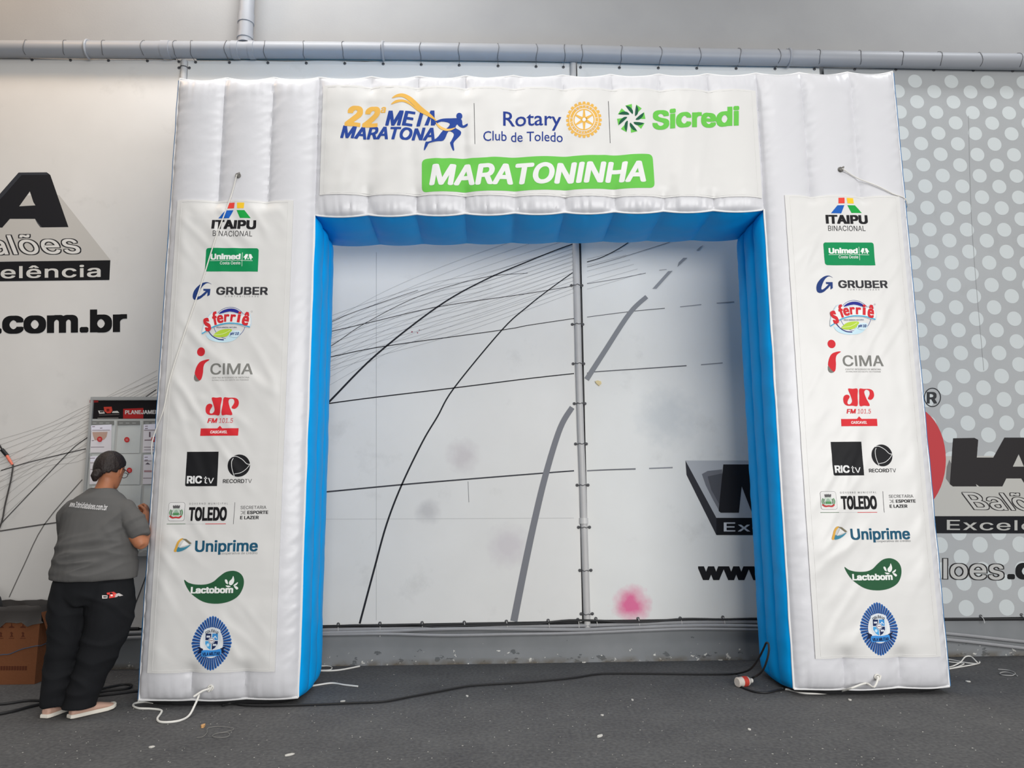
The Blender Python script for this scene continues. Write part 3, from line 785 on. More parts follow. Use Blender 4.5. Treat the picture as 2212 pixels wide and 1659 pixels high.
# ---------------------------------------------------------------- printed cloth panels on the front
class Cloth:
    def __init__(s, x0, x1, z0, z1, amp, seed, reach, h=.0125):
        s.x0, s.x1, s.z0, s.z1 = x0, x1, z0, z1
        s.nx = int((x1-x0)/h); s.nz = int((z1-z0)/h)
        xs = np.linspace(x0, x1, s.nx+1); zs = np.linspace(z0, z1, s.nz+1)
        F = np.array([[front_d(x, z) for x in xs] for z in zs])
        k = max(1, int(reach/h)); G = F.copy()                    # stretched across the valleys between the tubes
        pad = np.pad(F, ((0, 0), (k, k)), mode='edge')
        for q in range(2*k+1): G = np.maximum(G, pad[:, q:q+s.nx+1])
        for _ in range(3):
            pad = np.pad(G, ((0, 0), (k, k)), mode='edge'); G = sum(pad[:, q:q+s.nx+1] for q in range(2*k+1))/(2*k+1)
        s.d = np.zeros_like(F)
        for j, z in enumerate(zs):
            for i, x in enumerate(xs):
                ed = min(x-x0, x1-x, z-z0, z1-z); loose = min(1, ed/.09); loose = loose*loose*(3-2*loose)
                if seed == 2: a_, b_ = x*.97-z*.18, z*.97+x*.18       # folds hang down and to the right
                elif seed == 1: a_, b_ = x*.80+z*.60, z*.80-x*.60
                else: a_, b_ = x*.80-z*.60, z*.80+x*.60
                f1 = noise.noise((a_*7.5, b_*1.1, seed*3.1)); f2 = noise.noise((a_*17, b_*2.3, seed*5.7))
                m = max(0, noise.noise((x*2.4, z*1.7, seed+4))+.42)
                w = amp*m*(max(0, 1-abs(f1)*5)**1.6+.45*max(0, 1-abs(f2)*5)**1.5)
                w += amp*.22*noise.noise((x*11, z*5, seed+7))
                if z1-z0 > 1.5:                     # puckers at the stitched hems
                    w += .30*amp*math.exp(-min(x-x0, x1-x)/.05)*noise.noise((x*5, z*26, 2))
                base = max(F[j, i]+.004, lerp(F[j, i], G[j, i], loose)+.004)
                s.d[j, i] = max(F[j, i]+.003, base+.003+w*loose)
        for _ in range(2):
            pad = np.pad(s.d, 1, mode='edge'); sm = sum(pad[a:a+s.nz+1, b:b+s.nx+1] for a in range(3) for b in range(3))/9
            s.d = np.maximum(sm, F+.0025)
        gz, gx = np.gradient(s.d, zs, xs); s.gx, s.gz = gx, gz
    def normal(s, x, z):
        i = min(max(int(round((x-s.x0)/(s.x1-s.x0)*s.nx)), 0), s.nx); j = min(max(int(round((z-s.z0)/(s.z1-s.z0)*s.nz)), 0), s.nz)
        u = min(max((x-s.x0)/(s.x1-s.x0)*s.nx, 0), s.nx-1e-6); v = min(max((z-s.z0)/(s.z1-s.z0)*s.nz, 0), s.nz-1e-6)
        i, j = int(u), int(v); u -= i; v -= j
        f = lambda d: d[j, i]*(1-u)*(1-v)+d[j, i+1]*u*(1-v)+d[j+1, i]*(1-u)*v+d[j+1, i+1]*u*v
        return Vector((-f(s.gx), -1, -f(s.gz))).normalized()
    def depth(s, x, z):
        u = min(max((x-s.x0)/(s.x1-s.x0)*s.nx, 0), s.nx-1e-6); v = min(max((z-s.z0)/(s.z1-s.z0)*s.nz, 0), s.nz-1e-6)
        i, j = int(u), int(v); u -= i; v -= j; d = s.d
        return d[j, i]*(1-u)*(1-v)+d[j, i+1]*u*(1-v)+d[j+1, i]*(1-u)*v+d[j+1, i+1]*u*v
    def y(s, x, z): return FY-s.depth(x, z)
    def build(s, name, parent, label):
        vs = []; fs = []; W = s.nx+1
        for j in range(s.nz+1):
            for i in range(s.nx+1): vs.append((lerp(s.x0, s.x1, i/s.nx), FY-s.d[j, i], lerp(s.z0, s.z1, j/s.nz)))
        for j in range(s.nz):
            for i in range(s.nx):
                a = j*W+i; fs.append((a, a+1, a+W+1, a+W))
        # turned-back hem gives the cloth an edge
        rim = [i for i in range(W)]+[j*W+s.nx for j in range(1, s.nz+1)]+[s.nz*W+i for i in range(s.nx-1, -1, -1)]+[j*W for j in range(s.nz-1, 0, -1)]
        nb = len(vs); vs += [(vs[k][0], vs[k][1]+.006, vs[k][2]) for k in rim]; R = len(rim)
        fs += [(rim[(k+1) % R], rim[k], nb+k, nb+(k+1) % R) for k in range(R)]
        b = MB(); b.add(vs, fs); o = b.build(name, BANNER, parent, True, label); return o
HEAD = Cloth(-1.186, 1.985, 3.428, 4.262, .015, 2, .032)
LEFT = Cloth(-2.162, -1.356, .221, 3.371, .016, 1, .12)
RIGHT = Cloth(2.133, 2.976, .248, 3.433, .013, 3, .12)
head = HEAD.build('header_banner', arch, 'white printed panel across the beam of the arch')
legb = [LEFT.build('leg_banner', arch, 'white printed logo panel on the left leg'), RIGHT.build('leg_banner', arch, 'white printed logo panel on the right leg')]
for cl, par in ((HEAD, head), (LEFT, legb[0]), (RIGHT, legb[1])):   # stitch line inside the hem
    e = .034; f_ = .014; loop = []
    for x in np.linspace(cl.x0+e, cl.x1-e, 60): loop.append((x, cl.z0+f_))
    for z in np.linspace(cl.z0+f_, cl.z1-f_, 60): loop.append((cl.x1-e, z))
    for x in np.linspace(cl.x1-e, cl.x0+e, 60): loop.append((x, cl.z1-f_))
    for z in np.linspace(cl.z1-f_, cl.z0+f_, 60): loop.append((cl.x0+e, z))
    b = MB(); b.tube([(x, cl.y(x, z)-.0005, z) for x, z in loop], .0011, 5, closed=True); b.build('hem_stitching', BANNER, par)

# ---------------------------------------------------------------- header print
def head_map(px, py):
    p = at(px, py, FY-.055); return p.x, p.z
def za(*p): return [(360+x/2.765, 130+y/2.765) for x, y in p]
def zb(*p): return [(1000+x/3.16, 180+y/3.16) for x, y in p]
NAVY = (36, 68, 148); GOLD = (228, 178, 84); GREEN = (104, 192, 78); RB = (34, 58, 138); WHITE = (228, 228, 227)
P = Print(head_map)
P.text('22', 744, 228, 821, 273, GOLD, .038, .22, 2)
P.text('a', 822, 231, 834, 244, GOLD, .02, .2)
P.text('ME', 832, 239, 897, 271, NAVY, .030, .26, 0)
P.text('I', 899, 239, 915, 271, NAVY, .030, .26, 0)
P.poly([(916.5, 271), (930, 238.5), (938.5, 238.5), (939.5, 271), (930.5, 271), (931, 255), (925, 271)], NAVY)
P.text('MARATONA', 735, 273, 939, 301, NAVY, .030, .26, 5)
P.poly(sm2(za((1345, 228), (1372, 206), (1410, 198), (1450, 210), (1490, 240), (1540, 290), (1580, 325), (1614, 364), (1590, 352), (1545, 325), (1500, 290), (1460, 252), (1420, 224), (1385, 220)), 3), GOLD, 2)
P.poly(sm2(za((1340, 265), (1365, 242), (1400, 235), (1440, 242), (1480, 272), (1530, 312), (1578, 340), (1532, 318), (1490, 290), (1455, 266), (1420, 250), (1385, 252)), 3), GOLD, 2)
P.poly(sm2(za((1608, 372), (1640, 398), (1680, 410), (1726, 402), (1702, 418), (1670, 423), (1637, 414), (1618, 396)), 3), (236, 190, 104), 3)
P.poly(sm2(za((1588, 370), (1612, 362), (1650, 350), (1700, 346), (1735, 344), (1762, 352), (1768, 384), (1786, 378), (1797, 374), (1796, 388), (1772, 399), (1748, 394), (1735, 382), (1726, 404), (1756, 420), (1756, 440), (1736, 466), (1716, 492), (1714, 508), (1718, 536), (1709, 538), (1693, 498), (1700, 484), (1716, 442), (1684, 424), (1662, 470), (1640, 486), (1572, 492), (1556, 510), (1541, 534), (1536, 528), (1546, 486), (1560, 484), (1612, 470), (1648, 424), (1678, 402), (1690, 376), (1640, 368), (1602, 384)), 3), NAVY, 1)
P.ell(*za((1748, 331))[0], 6.6, 7.4, NAVY, 2, 18)
P.line([(1024, 222), (1026, 311)], 1.1, (60, 60, 64)); P.line([(1315, 216), (1319, 307)], 1.1, (60, 60, 64))
P.text('Rotary', 1087, 240, 1213, 281, RB, .008, 0, 0, font='round')
P.text('Club de Toledo', 1044, 283.5, 1216, 305, RB, .004, 0, 1, font='round')
gx, gy = 1261.7, 258.5
n_ = 24; gear = []
for i in range(n_):
    for da, r in ((-.115, 33.5), (-.065, 38.5), (.065, 38.5), (.115, 33.5)):
        a = 2*math.pi*i/n_+da; gear.append((gx+r*math.cos(a), gy+r*1.02*math.sin(a)))
P.poly(gear, GOLD, 0); P.ell(gx, gy, 31.6, 32.2, WHITE, 1, 40, 1.2); P.ell(gx, gy, 24.6, 25, WHITE, 1, 36)
P.ell(gx, gy, 23, 23.4, GOLD, 2, 36, 2.6); P.ell(gx, gy, 6.5, 6.6, GOLD, 3, 24); P.ell(gx, gy, 4, 4, WHITE, 4, 20)
for i in range(6):
    a = math.pi/2+i*math.pi/3; ca, sa = math.cos(a), math.sin(a)
    q = [(gx+ca*r-sa*w, gy+sa*r+ca*w) for r, w in ((4, -3.4), (22, -1.5), (22, 1.5), (4, 3.4))]; P.poly(q, GOLD, 3)
for a in (0, math.pi):
    for d in (-.16, .16):
        P.line([(gx+25*math.cos(a+d+math.pi*.0), gy+25*math.sin(a+d)), (gx+31*math.cos(a+d), gy+31*math.sin(a+d))], 1, WHITE, 1)
def arc_text(P, s, cx, cy, r, a0, a1, h, rgb, bold, layer, w=.8, flip=False, ry=None):
    """letters along a circle, angles in degrees clockwise from the top"""
    for i, ch in enumerate(s):
        if ch == ' ': continue
        a = math.radians(lerp(a0, a1, i/(len(s)-1))); ca, sa = math.cos(a), math.sin(a)
        vs, fs = fat(*glyphs(ch, 0), bold); ax = min(v[0] for v in vs); bx = max(v[0] for v in vs); ay = min(v[1] for v in vs); by = max(v[1] for v in vs)
        W = (bx-ax); k = h/.51; out = []
        for x, y in vs:
            lx = (x-(ax+bx)/2)*k*w; ly = y*k-h/2
            out.append((cx+sa*(r+ly)+ca*lx, cy-ca*((ry or r)+ly)+sa*lx))
        if flip:
            out = []
            for x, y in vs:
                lx = (x-(ax+bx)/2)*k*w; ly = y*k-h/2
                out.append((cx+sa*(r-ly)-ca*lx, cy-ca*((ry or r)-ly)-sa*lx))
        P.raw(out, fs, rgb, [layer+i*9//len(out)*.11 for i in range(len(out))])
arc_text(P, 'ROTARY', gx, gy, 28, -38, 38, 4.6, WHITE, .015, 2)
arc_text(P, 'INTERNATIONAL', gx, gy, 28.3, 252, 108, 4.4, WHITE, .012, 2, .75, True)
px_, py_ = 1364, 255.5
for i in range(8):
    a = 2*math.pi*i/8-.35
    def R(r, d): return (px_+r*math.cos(a+d)*.98, py_+r*math.sin(a+d))
    P.poly([R(14, .45), R(31, -.10), R(31, .38)], GREEN, 0)
    P.poly(sm2([R(9.5, .62), R(16, .10), R(25, -.05), R(29.5, -.06), R(25, .20), R(17, .52)], 3), (26, 88, 62), 1)
P.text('Sicredi', 1410, 232, 1597, 275, GREEN, .034, 0, -7)
q = [(911, 343), (911, 414), (1415, 405), (1410, 332)]
def quad_r(q, r):
    out = []
    for k in range(4):
        p = Vector(q[k]); a = (Vector(q[k-1])-p).normalized(); c = (Vector(q[(k+1) % 4])-p).normalized()
        for t in np.linspace(0, 1, 6):
            out.append(tuple(p+a*r*(1-t)**2+c*r*t**2))
    return out
P.poly(quad_r(q, 11), GREEN, 0)
P.text('MARATONINHA', 927, 350.5, 1396, 397, WHITE, .034, .16, -8, 1, soft=True)
P.build('printed_logo', HEAD, head, off=.0015, lift=.0009)

# ---------------------------------------------------------------- leg prints, one mark per part
BLK = (28, 27, 30)
class LegPrint(Print):
    def __init__(s, leg, cx, cy):
        s.leg = leg; s.c = at(cx, cy, 4.945); s.cx, s.cy = cx, cy
        s.sx = (at(cx+10, cy, 4.945).x-at(cx-10, cy, 4.945).x)/20
        s.sz = (at(cx, cy-10, 4.945).z-at(cx, cy+10, 4.945).z)/20
        Print.__init__(s, s.m)
    def m(s, px, py):
        x = s.c.x+(px-s.cx)*s.sx; z = s.c.z-(py-s.cy)*s.sz
        if s.leg: x = 2.560+(x+1.762)*1.01; z = z*1.011+.026
        return x, z
def A5(*p): return [(340+x/3.95, 420+y/3.95) for x, y in p]
def A6(*p): return [(340+x/4.609, 820+y/4.609) for x, y in p]
def A7(*p): return [(300+x/3.770, 1140+y/3.770) for x, y in p]
def tx(P, Z, t, x0, y0, x1, y1, *a, **k):
    (a0, b0), (a1, b1) = Z((x0, y0), (x1, y1)); P.text(t, a0, b0, a1, b1, *a, **k)
def logo_itaipu(P):
    P.poly(A5((612, 88), (667, 86), (664, 135), (608, 137)), (226, 70, 60)); P.poly(A5((687, 86), (749, 86), (747, 135), (690, 135)), (240, 196, 50))
    P.poly(A5((598, 153), (660, 151), (627, 222), (535, 222)), (24, 92, 180)); P.poly(A5((687, 151), (754, 151), (810, 218), (720, 218)), (26, 158, 66))
    tx(P, A5, 'ITAIPU', 485, 236, 858, 313, BLK, .042); tx(P, A5, 'BINACIONAL', 500, 328, 830, 374, (50, 50, 52), -.012, space=1.02)
def logo_unimed(P):
    (x0, y0), (x1, y1) = A5((428, 474), (875, 671)); P.rrect(x0, y0, x1, y1, 5, (8, 138, 82), 0, (1, 1, 0, 1))
    W = (232, 236, 232)
    tx(P, A5, 'Unimed', 470, 522, 727, 572, W, .042, layer=1); tx(P, A5, 'Costa Oeste', 553, 588, 727, 613, W, .01, layer=1)
    P.line(A5((468, 580), (828, 580)), .8, W, 1); P.line(A5((740, 512), (740, 628)), .8, W, 1)
    for dx in (-1, 1): P.poly(A5((790+dx*4, 524), (790+dx*22, 524), (790+dx*40, 556), (790+dx*28, 556), (790+dx*28, 571), (790+dx*16, 571), (790+dx*16, 560), (790+dx*4, 560)), W, 1)
    P.poly(A5((790, 535), (802, 556), (778, 556)), (8, 138, 82), 2); P.poly(A5((787, 552), (793, 552), (793, 571), (787, 571)), W, 2)
def logo_gruber(P):
    P.poly(sm2(A5((476, 780), (455, 766), (430, 761), (395, 770), (358, 797), (330, 835), (321, 878), (330, 905), (355, 912), (388, 900), (420, 872), (436, 852), (432, 838), (405, 862), (375, 882), (364, 876), (374, 842), (397, 800), (425, 774), (450, 769)), 3), (32, 58, 118))
    P.poly(A5((408, 818), (468, 818), (466, 870), (446, 882), (446, 846), (420, 876), (400, 866), (432, 836), (410, 834)), (32, 58, 118), 1)
    tx(P, A5, 'GRUBER', 518, 801, 957, 869, (52, 52, 56), .026); tx(P, A5, 'CONTABILIDADE', 595, 875, 880, 888, (130, 130, 132), 0, space=1.7)
def logo_sferrie(P):
    P.ell(*A5((632, 1108))[0], 35, 34.5, (60, 84, 150), 0, 40, .9)
    P.poly(sm2(A5((538, 1030), (570, 1000), (625, 985), (680, 992), (725, 1022), (712, 1030), (630, 1010)), 3), (38, 44, 140), 1)
    P.poly(sm2(A5((435, 1205), (470, 1248), (550, 1270), (640, 1266), (700, 1236), (727, 1178), (640, 1180), (606, 1240), (540, 1238), (470, 1205)), 3), (196, 224, 236), 1)
    P.poly(sm2(A5((500, 1216), (540, 1176), (592, 1160), (656, 1164), (622, 1214), (560, 1228)), 3), (178, 208, 66), 2)
    P.line(A5((505, 1210), (580, 1200), (640, 1170)), .8, (232, 240, 200), 3, 3)
    P.line(A5((455, 1172), (490, 1216), (540, 1244), (590, 1250)), (1.4, 2.4), (38, 44, 120), 3, 4)
    P.poly(sm2(A5((402, 1202), (404, 1150), (425, 1090), (470, 1020), (520, 1010), (540, 1035), (640, 1018), (730, 1040), (785, 1010), (812, 1060), (806, 1146), (700, 1122), (600, 1118), (500, 1146), (440, 1184)), 3), (196, 214, 226), 4)
    P.poly(sm2(A5((410, 1190), (412, 1150), (432, 1094), (474, 1028), (518, 1018), (540, 1042), (640, 1026), (730, 1048), (785, 1020), (806, 1066), (800, 1132), (700, 1110), (600, 1106), (500, 1134), (440, 1172)), 3), (232, 232, 230), 5)
    P.line(A5((404, 1198), (440, 1176), (500, 1140), (600, 1112), (700, 1114), (806, 1142)), 2.2, (60, 164, 206), 6, 4)
    for ch, x, y0, y1, w, r in (('s', 445, 1064, 1180, 52, -18), ('f', 508, 1012, 1126, 44, -14), ('e', 552, 1040, 1110, 54, -8), ('r', 608, 1034, 1098, 46, -2), ('r', 662, 1036, 1098, 46, 4), ('i', 712, 1012, 1104, 26, 8), ('\u00ea', 770, 1014, 1130, 58, 12)):
        vs, fs = fat(*glyphs(ch, 0, 0, 1, 'round'), .034); ax = min(v[0] for v in vs); bx = max(v[0] for v in vs); ay = min(v[1] for v in vs); by = max(v[1] for v in vs)
        cr_, sr_ = math.cos(math.radians(r)), math.sin(math.radians(r)); out = []
        for X, Y in vs:
            lx = ((X-ax)/(bx-ax)-.5)*w; ly = (.5-(Y-ay)/(by-ay))*(y1-y0)
            out.append(A5((x+lx*cr_-ly*sr_, (y0+y1)/2+lx*sr_+ly*cr_))[0])
        P.raw(out, fs, (206, 44, 52), [7+i*9//len(out)*.11 for i in range(len(out))])
    tx(P, A5, '\u00c1GUA MINERAL NATURAL', 525, 1138, 700, 1151, (44, 52, 110), .01, layer=7)
    P.poly(sm2(A5((632, 1216), (655, 1178), (724, 1176), (722, 1212), (690, 1230)), 3), (206, 228, 238), 5)
    tx(P, A5, 'pH 10', 642, 1186, 718, 1216, (34, 60, 128), .03, .2, layer=7)
    P.ell(*A5((814, 1010))[0], 1.8, 1.8, (150, 150, 154), 1, 14, .4)
def logo_cima(P):
    P.ell(*A5((385, 1351))[0], 8.9, 9.3, (206, 42, 52), 0, 26)
    P.poly(sm2(A5((458, 1416), (420, 1420), (376, 1440), (348, 1490), (341, 1545), (372, 1592), (398, 1582), (409, 1530), (411, 1480), (424, 1446), (456, 1424)), 3), (206, 42, 52))
    P.poly(sm2(A5((341, 1540), (336, 1572), (346, 1594), (364, 1601), (386, 1594), (372, 1584), (354, 1560)), 3), (120, 118, 112), 1)
    tx(P, A5, 'CIMA', 472, 1450, 834, 1545, (124, 124, 120), .010)
    tx(P, A5, 'CENTRO INTEGRADO DE MEDICINA', 490, 1564, 808, 1578, (140, 138, 136), 0); tx(P, A5, 'AVAN\u00c7ADA DO OESTE DO PARAN\u00c1', 490, 1583, 805, 1600, (140, 138, 136), 0)
def logo_radio(P):
    RD = (212, 46, 54)
    P.poly(sm2(A6((552, 187), (600, 187), (652, 187), (648, 260), (640, 357), (590, 357), (535, 357), (504, 335), (496, 295), (505, 262), (530, 246), (555, 252), (563, 270), (548, 296), (538, 320), (542, 340), (562, 342), (580, 326), (586, 300), (572, 250)), 3), RD)
    P.poly(sm2(A6((672, 187), (720, 187), (780, 188), (812, 205), (823, 238), (816, 272), (790, 297), (764, 296), (755, 282), (766, 262), (778, 235), (772, 206), (748, 196), (726, 206), (722, 232), (740, 290), (768, 357), (710, 357), (662, 357), (667, 260)), 3), RD)
    tx(P, A6, 'FM', 522, 390, 620, 436, RD, .03, .18); tx(P, A6, '101.5', 636, 390, 776, 437, RD, -.012, .16)
    P.poly(A6((459, 490), (624, 490), (648, 464), (672, 490), (833, 489), (832, 562), (457, 563)), RD)
    tx(P, A6, 'CASCAVEL', 558, 512, 724, 540, (236, 226, 224), .03, .2, layer=1)
def logo_tv(P):
    (x0, y0), (x1, y1) = A6((307, 720), (622, 1060)); P.rrect(x0, y0, x1, y1, 3.5, (26, 26, 29), 0, (0, 0, 0, 1))
    tx(P, A6, 'RIC', 322, 958, 473, 1034, (230, 230, 230), .034, layer=1); tx(P, A6, 'tv', 492, 966, 590, 1034, (226, 226, 226), -.014, layer=1)
    cx, cy = A6((828, 860))[0]; P.ell(cx, cy, 23.8, 24, (27, 27, 30), 0, 40)
    W = (226, 226, 225)
    P.line(A6((760, 772), (800, 768), (858, 798), (905, 842), (938, 846)), 1.3, W, 1, 5); P.line(A6((942, 838), (905, 890), (850, 930), (788, 942)), 1.2, W, 1, 5)
    P.line(A6((771, 786), (758, 820), (764, 890), (790, 968)), 1.3, W, 1, 5)
    tx(P, A6, 'RECORD', 678, 993, 890, 1031, (34, 34, 36), .015); tx(P, A6, 'TV', 894, 993, 962, 1031, (60, 60, 62), -.02)
def logo_city(P):
    (x0, y0), (x1, y1) = A6((131, 1218), (293, 1402)); P.rrect(x0, y0, x1, y1, 5, (120, 120, 122), 0); P.rrect(x0+.6, y0+.6, x1-.6, y1-.6, 4.6, (224, 223, 222), 1)
    P.poly(A6((172, 1252), (185, 1246), (190, 1254), (200, 1244), (209, 1252), (218, 1244), (228, 1254), (234, 1246), (246, 1252), (240, 1278), (178, 1278)), (96, 94, 96), 2)
    P.poly(sm2(A6((176, 1282), (242, 1282), (246, 1330), (232, 1362), (209, 1380), (186, 1362), (172, 1330)), 2), (196, 208, 196), 2)
    P.poly(A6((190, 1306), (209, 1290), (228, 1306), (228, 1322), (190, 1322)), (150, 178, 158), 3); P.poly(A6((178, 1322), (240, 1322), (238, 1346), (180, 1346)), (84, 142, 92), 3)
    for s_ in (-1, 1):
        P.line(A6((209+s_*52, 1290), (209+s_*62, 1320), (209+s_*50, 1352), (209+s_*24, 1370)), 3.0, (112, 152, 116), 2, 4)
        P.line(A6((209+s_*40, 1296), (209+s_*46, 1322), (209+s_*38, 1344)), 1.8, (70, 110, 76), 3, 4)
    P.line(A6((146, 1352), (176, 1370), (209, 1366), (242, 1370), (264, 1352)), 3.2, (190, 50, 56), 4, 4)
    tx(P, A6, 'GOVERNO MUNICIPAL', 333, 1223, 717, 1242, (120, 120, 122), -.008, space=1.5)
    tx(P, A6, 'TOLEDO', 335, 1266, 712, 1404, (22, 21, 24), .040, ref=.040)
    P.line(A6((122, 1431), (306, 1431)), 1.1, (84, 112, 84)); P.line(A6((306, 1431), (504, 1432)), .8, (196, 196, 196)); P.line(A6((504, 1433), (707, 1433)), 1.3, (206, 66, 70))
    P.line(A6((786, 1222), (782, 1437)), .9, (90, 90, 92))
    tx(P, A6, 'SECRETARIA', 845, 1258, 1098, 1290, (58, 58, 60), -.006); tx(P, A6, 'DE', 845, 1309, 896, 1340, (58, 58, 60), -.006)
    tx(P, A6, 'ESPORTE', 914, 1307, 1119, 1340, (34, 34, 36), .026); tx(P, A6, 'E LAZER', 845, 1358, 1028, 1390, (34, 34, 36), .026)
def logo_coop(P):
    P.poly(sm2(A7((308, 186), (318, 150), (336, 105), (362, 80), (400, 85), (450, 122), (432, 146), (392, 172), (350, 186)), 3), (196, 198, 196), 0)
    P.poly(sm2(A7((308, 186), (318, 150), (336, 105), (360, 82), (378, 84), (352, 112), (338, 150), (330, 187)), 3), (214, 164, 72), 1)
    P.poly(sm2(A7((330, 187), (342, 150), (360, 158), (400, 150), (440, 132), (412, 162), (370, 184)), 3), (64, 132, 156), 2)
    P.poly(A7((366, 84), (402, 87), (446, 122), (432, 130), (392, 98)), (120, 112, 92), 3)
    P.poly(A7((352, 156), (386, 99), (428, 130)), (225, 224, 222), 4)
    tx(P, A7, 'Uniprime', 475, 98, 982, 216, (28, 84, 112), .022); tx(P, A7, 'cooperativa de cr\u00e9dito', 682, 195, 982, 219, (128, 128, 128), 0)
def logo_dairy(P):
    P.poly(sm2(A7((384, 416), (420, 440), (480, 455), (560, 455), (620, 434), (668, 392), (720, 356), (785, 348), (838, 372), (866, 420), (862, 488), (822, 558), (742, 600), (640, 612), (540, 592), (452, 532), (405, 470)), 4), (40, 88, 58))
    W = (230, 232, 229)
    tx(P, A7, 'Lactobom', 443, 474, 786, 528, W, .040, layer=1)
    P.poly(sm2(A7((780, 390), (790, 425), (782, 452), (765, 464), (750, 455), (750, 434), (770, 412)), 4), W, 1)
    for q in (((714, 420), (728, 418), (738, 436), (740, 456), (722, 445)), ((722, 466), (752, 468), (764, 476), (740, 480)), ((820, 440), (806, 448), (784, 466), (800, 468), (816, 456)), ((790, 472), (812, 474), (826, 490), (814, 500), (800, 488))):
        P.poly(sm2(A7(*q), 3), W, 1)
def logo_school(P):
    n_ = 44
    for i in range(n_):
        a = 2*math.pi*i/n_; wv = math.pi/n_*.86
        k = 1+.10*abs(math.cos(a))**14
        def q(r, d): return A7((611+r*166*math.sin(a+d)*(1-.07*abs(math.sin(2*a))), 930-r*203*math.cos(a+d)*k))[0]
        P.poly([q(.50, -wv), q(.96, -wv), q(1.0, 0), q(.96, wv), q(.50, wv)], (50, 108, 180), 0)
        P.poly([q(.50, 0), q(.97, 0), q(.93, wv*.9), q(.50, wv)], (26, 52, 110), 1)
    P.ell(*A7((611, 925))[0], 25, 33, (226, 228, 230), 2, 36)
    P.poly(sm2(A7((545, 822), (611, 808), (680, 822), (680, 930), (655, 975), (611, 1000), (568, 975), (545, 930)), 2), (214, 220, 226), 3)
    P.poly(A7((560, 852), (606, 852), (606, 905), (560, 905)), (24, 40, 84), 4); P.poly(A7((614, 852), (661, 852), (661, 905), (614, 905)), (62, 142, 208), 4)
    P.poly(A7((560, 912), (606, 912), (606, 985), (580, 968), (560, 935)), (70, 160, 220), 4); P.poly(A7((614, 912), (661, 912), (661, 935), (640, 968), (614, 985)), (24, 40, 84), 4)
    P.poly(A7((568, 868), (598, 868), (598, 884), (568, 884)), (206, 212, 222), 5); P.poly(A7((620, 890), (638, 868), (656, 890), (650, 894), (638, 880), (626, 894)), (214, 226, 238), 5)
    P.poly(A7((622, 936), (652, 936), (652, 952), (622, 952)), (206, 212, 222), 5); P.ell(*A7((583, 944))[0], 3.2, 3.6, (190, 222, 240), 5, 16)
    P.ell(*A7((611, 909))[0], 7, 7, (226, 226, 228), 6, 24); P.ell(*A7((611, 909))[0], 6, 6, (40, 70, 120), 7, 24, 1); P.line(A7((598, 909), (624, 909)), 1.2, (120, 60, 60), 7)
    arc_text(P, 'COL\u00c9GIO', *A7((611, 905))[0], 20, -36, 36, 5.2, (24, 28, 48), .02, 5)
    P.poly(A7((500, 955), (545, 975), (545, 1010), (498, 1008), (518, 984)), (22, 34, 66), 4); P.poly(A7((728, 955), (682, 975), (682, 1010), (724, 1006), (708, 984)), (22, 34, 66), 4)
    P.poly(sm2(A7((535, 990), (575, 984), (611, 988), (650, 984), (691, 978), (691, 1022), (650, 1034), (611, 1036), (575, 1036), (536, 1034)), 2), (60, 140, 214), 6)
    tx(P, A7, 'VILA MILITAR', 544, 1001, 684, 1028, (22, 40, 84), .03, slope=-1.5, layer=7)
for leg, cl, par in ((0, LEFT, legb[0]), (1, RIGHT, legb[1])):
    for f, cx, cy in ((logo_itaipu, 510, 479), (logo_unimed, 505, 565), (logo_gruber, 501, 631), (logo_sferrie, 494, 704), (logo_cima, 489, 790), (logo_radio, 480, 901), (logo_tv, 477, 1014), (logo_city, 475, 1107), (logo_coop, 471, 1180), (logo_dairy, 466, 1267), (logo_school, 462, 1387)):
        P = LegPrint(leg, cx, cy); f(P); P.build('printed_logo', cl, par, off=.0015, lift=.0008)
# ---------------------------------------------------------------- tie points
def anchor(px, py):
    p = at(px, py, FY-.07); y = FY-front_d(p.x, p.z)
    b = MB(); b.tube([(p.x+.016*math.cos(a), y-.004, p.z+.016*math.sin(a)) for a in np.linspace(0, 2*math.pi, 13)[:-1]], .005, 6, closed=True)
    b.ball((p.x, y-.010, p.z-.004), .013, 10); b.tube([(p.x, y-.008, p.z), (p.x+.014, y-.022, p.z+.012), (p.x-.002, y-.026, p.z-.016), (p.x-.012, y-.014, p.z-.006)], .0055, 6, smooth=4)
    return Vector((p.x, y, p.z)), b
anchors = {}
for key, px, py, m_ in (('ul', 515, 380, mat('tie_dark', (120, 118, 114), .8)), ('ur', 1815, 367, mat('tie_dark', (120, 118, 114), .8)), ('ll', 455, 1486, ROPE_W), ('lr', 1894, 1462, ROPE_W)):
    anchors[key], b = anchor(px, py); b.build('tie_loop', m_, arch)
# ================================================================ CORDS, CABLES, LITTER
def cord(name, pts, r, m, label, cat, k=5, n=7, group=None):
    b = MB(); b.tube(pts, r, n, smooth=k); return tag(b.build(name, m), label, cat, group)
a = anchors['ul']
def on_front(px, py, cl=LEFT, off=.012):
    p = at(px, py, FY-.06); d = max(front_d(p.x, p.z), cl.depth(p.x, p.z) if cl.x0 < p.x < cl.x1 and cl.z0 < p.z < cl.z1 else 0)
    return Vector((p.x, FY-d-off, p.z))
cord('guy_rope', [a+Vector((0, -.03, -.005)), on_front(505, 415), on_front(497, 442), on_front(470, 520), on_front(440, 612), on_front(405, 715), on_front(372, 815), on_front(355, 885), Vector((-2.222, FY-.03, on_front(345, 930).z)), Vector((-2.249, FY-.012, on_front(340, 965).z)), Vector((-2.263, 5.05, 1.45)), Vector((-2.268, 5.07, .7)), Vector((-2.272, 5.08, .012))], .0042, ROPE_W, 'thin white guy rope running down the front of the left arch leg', 'rope', group='guy ropes of the arch')
a = anchors['ur']
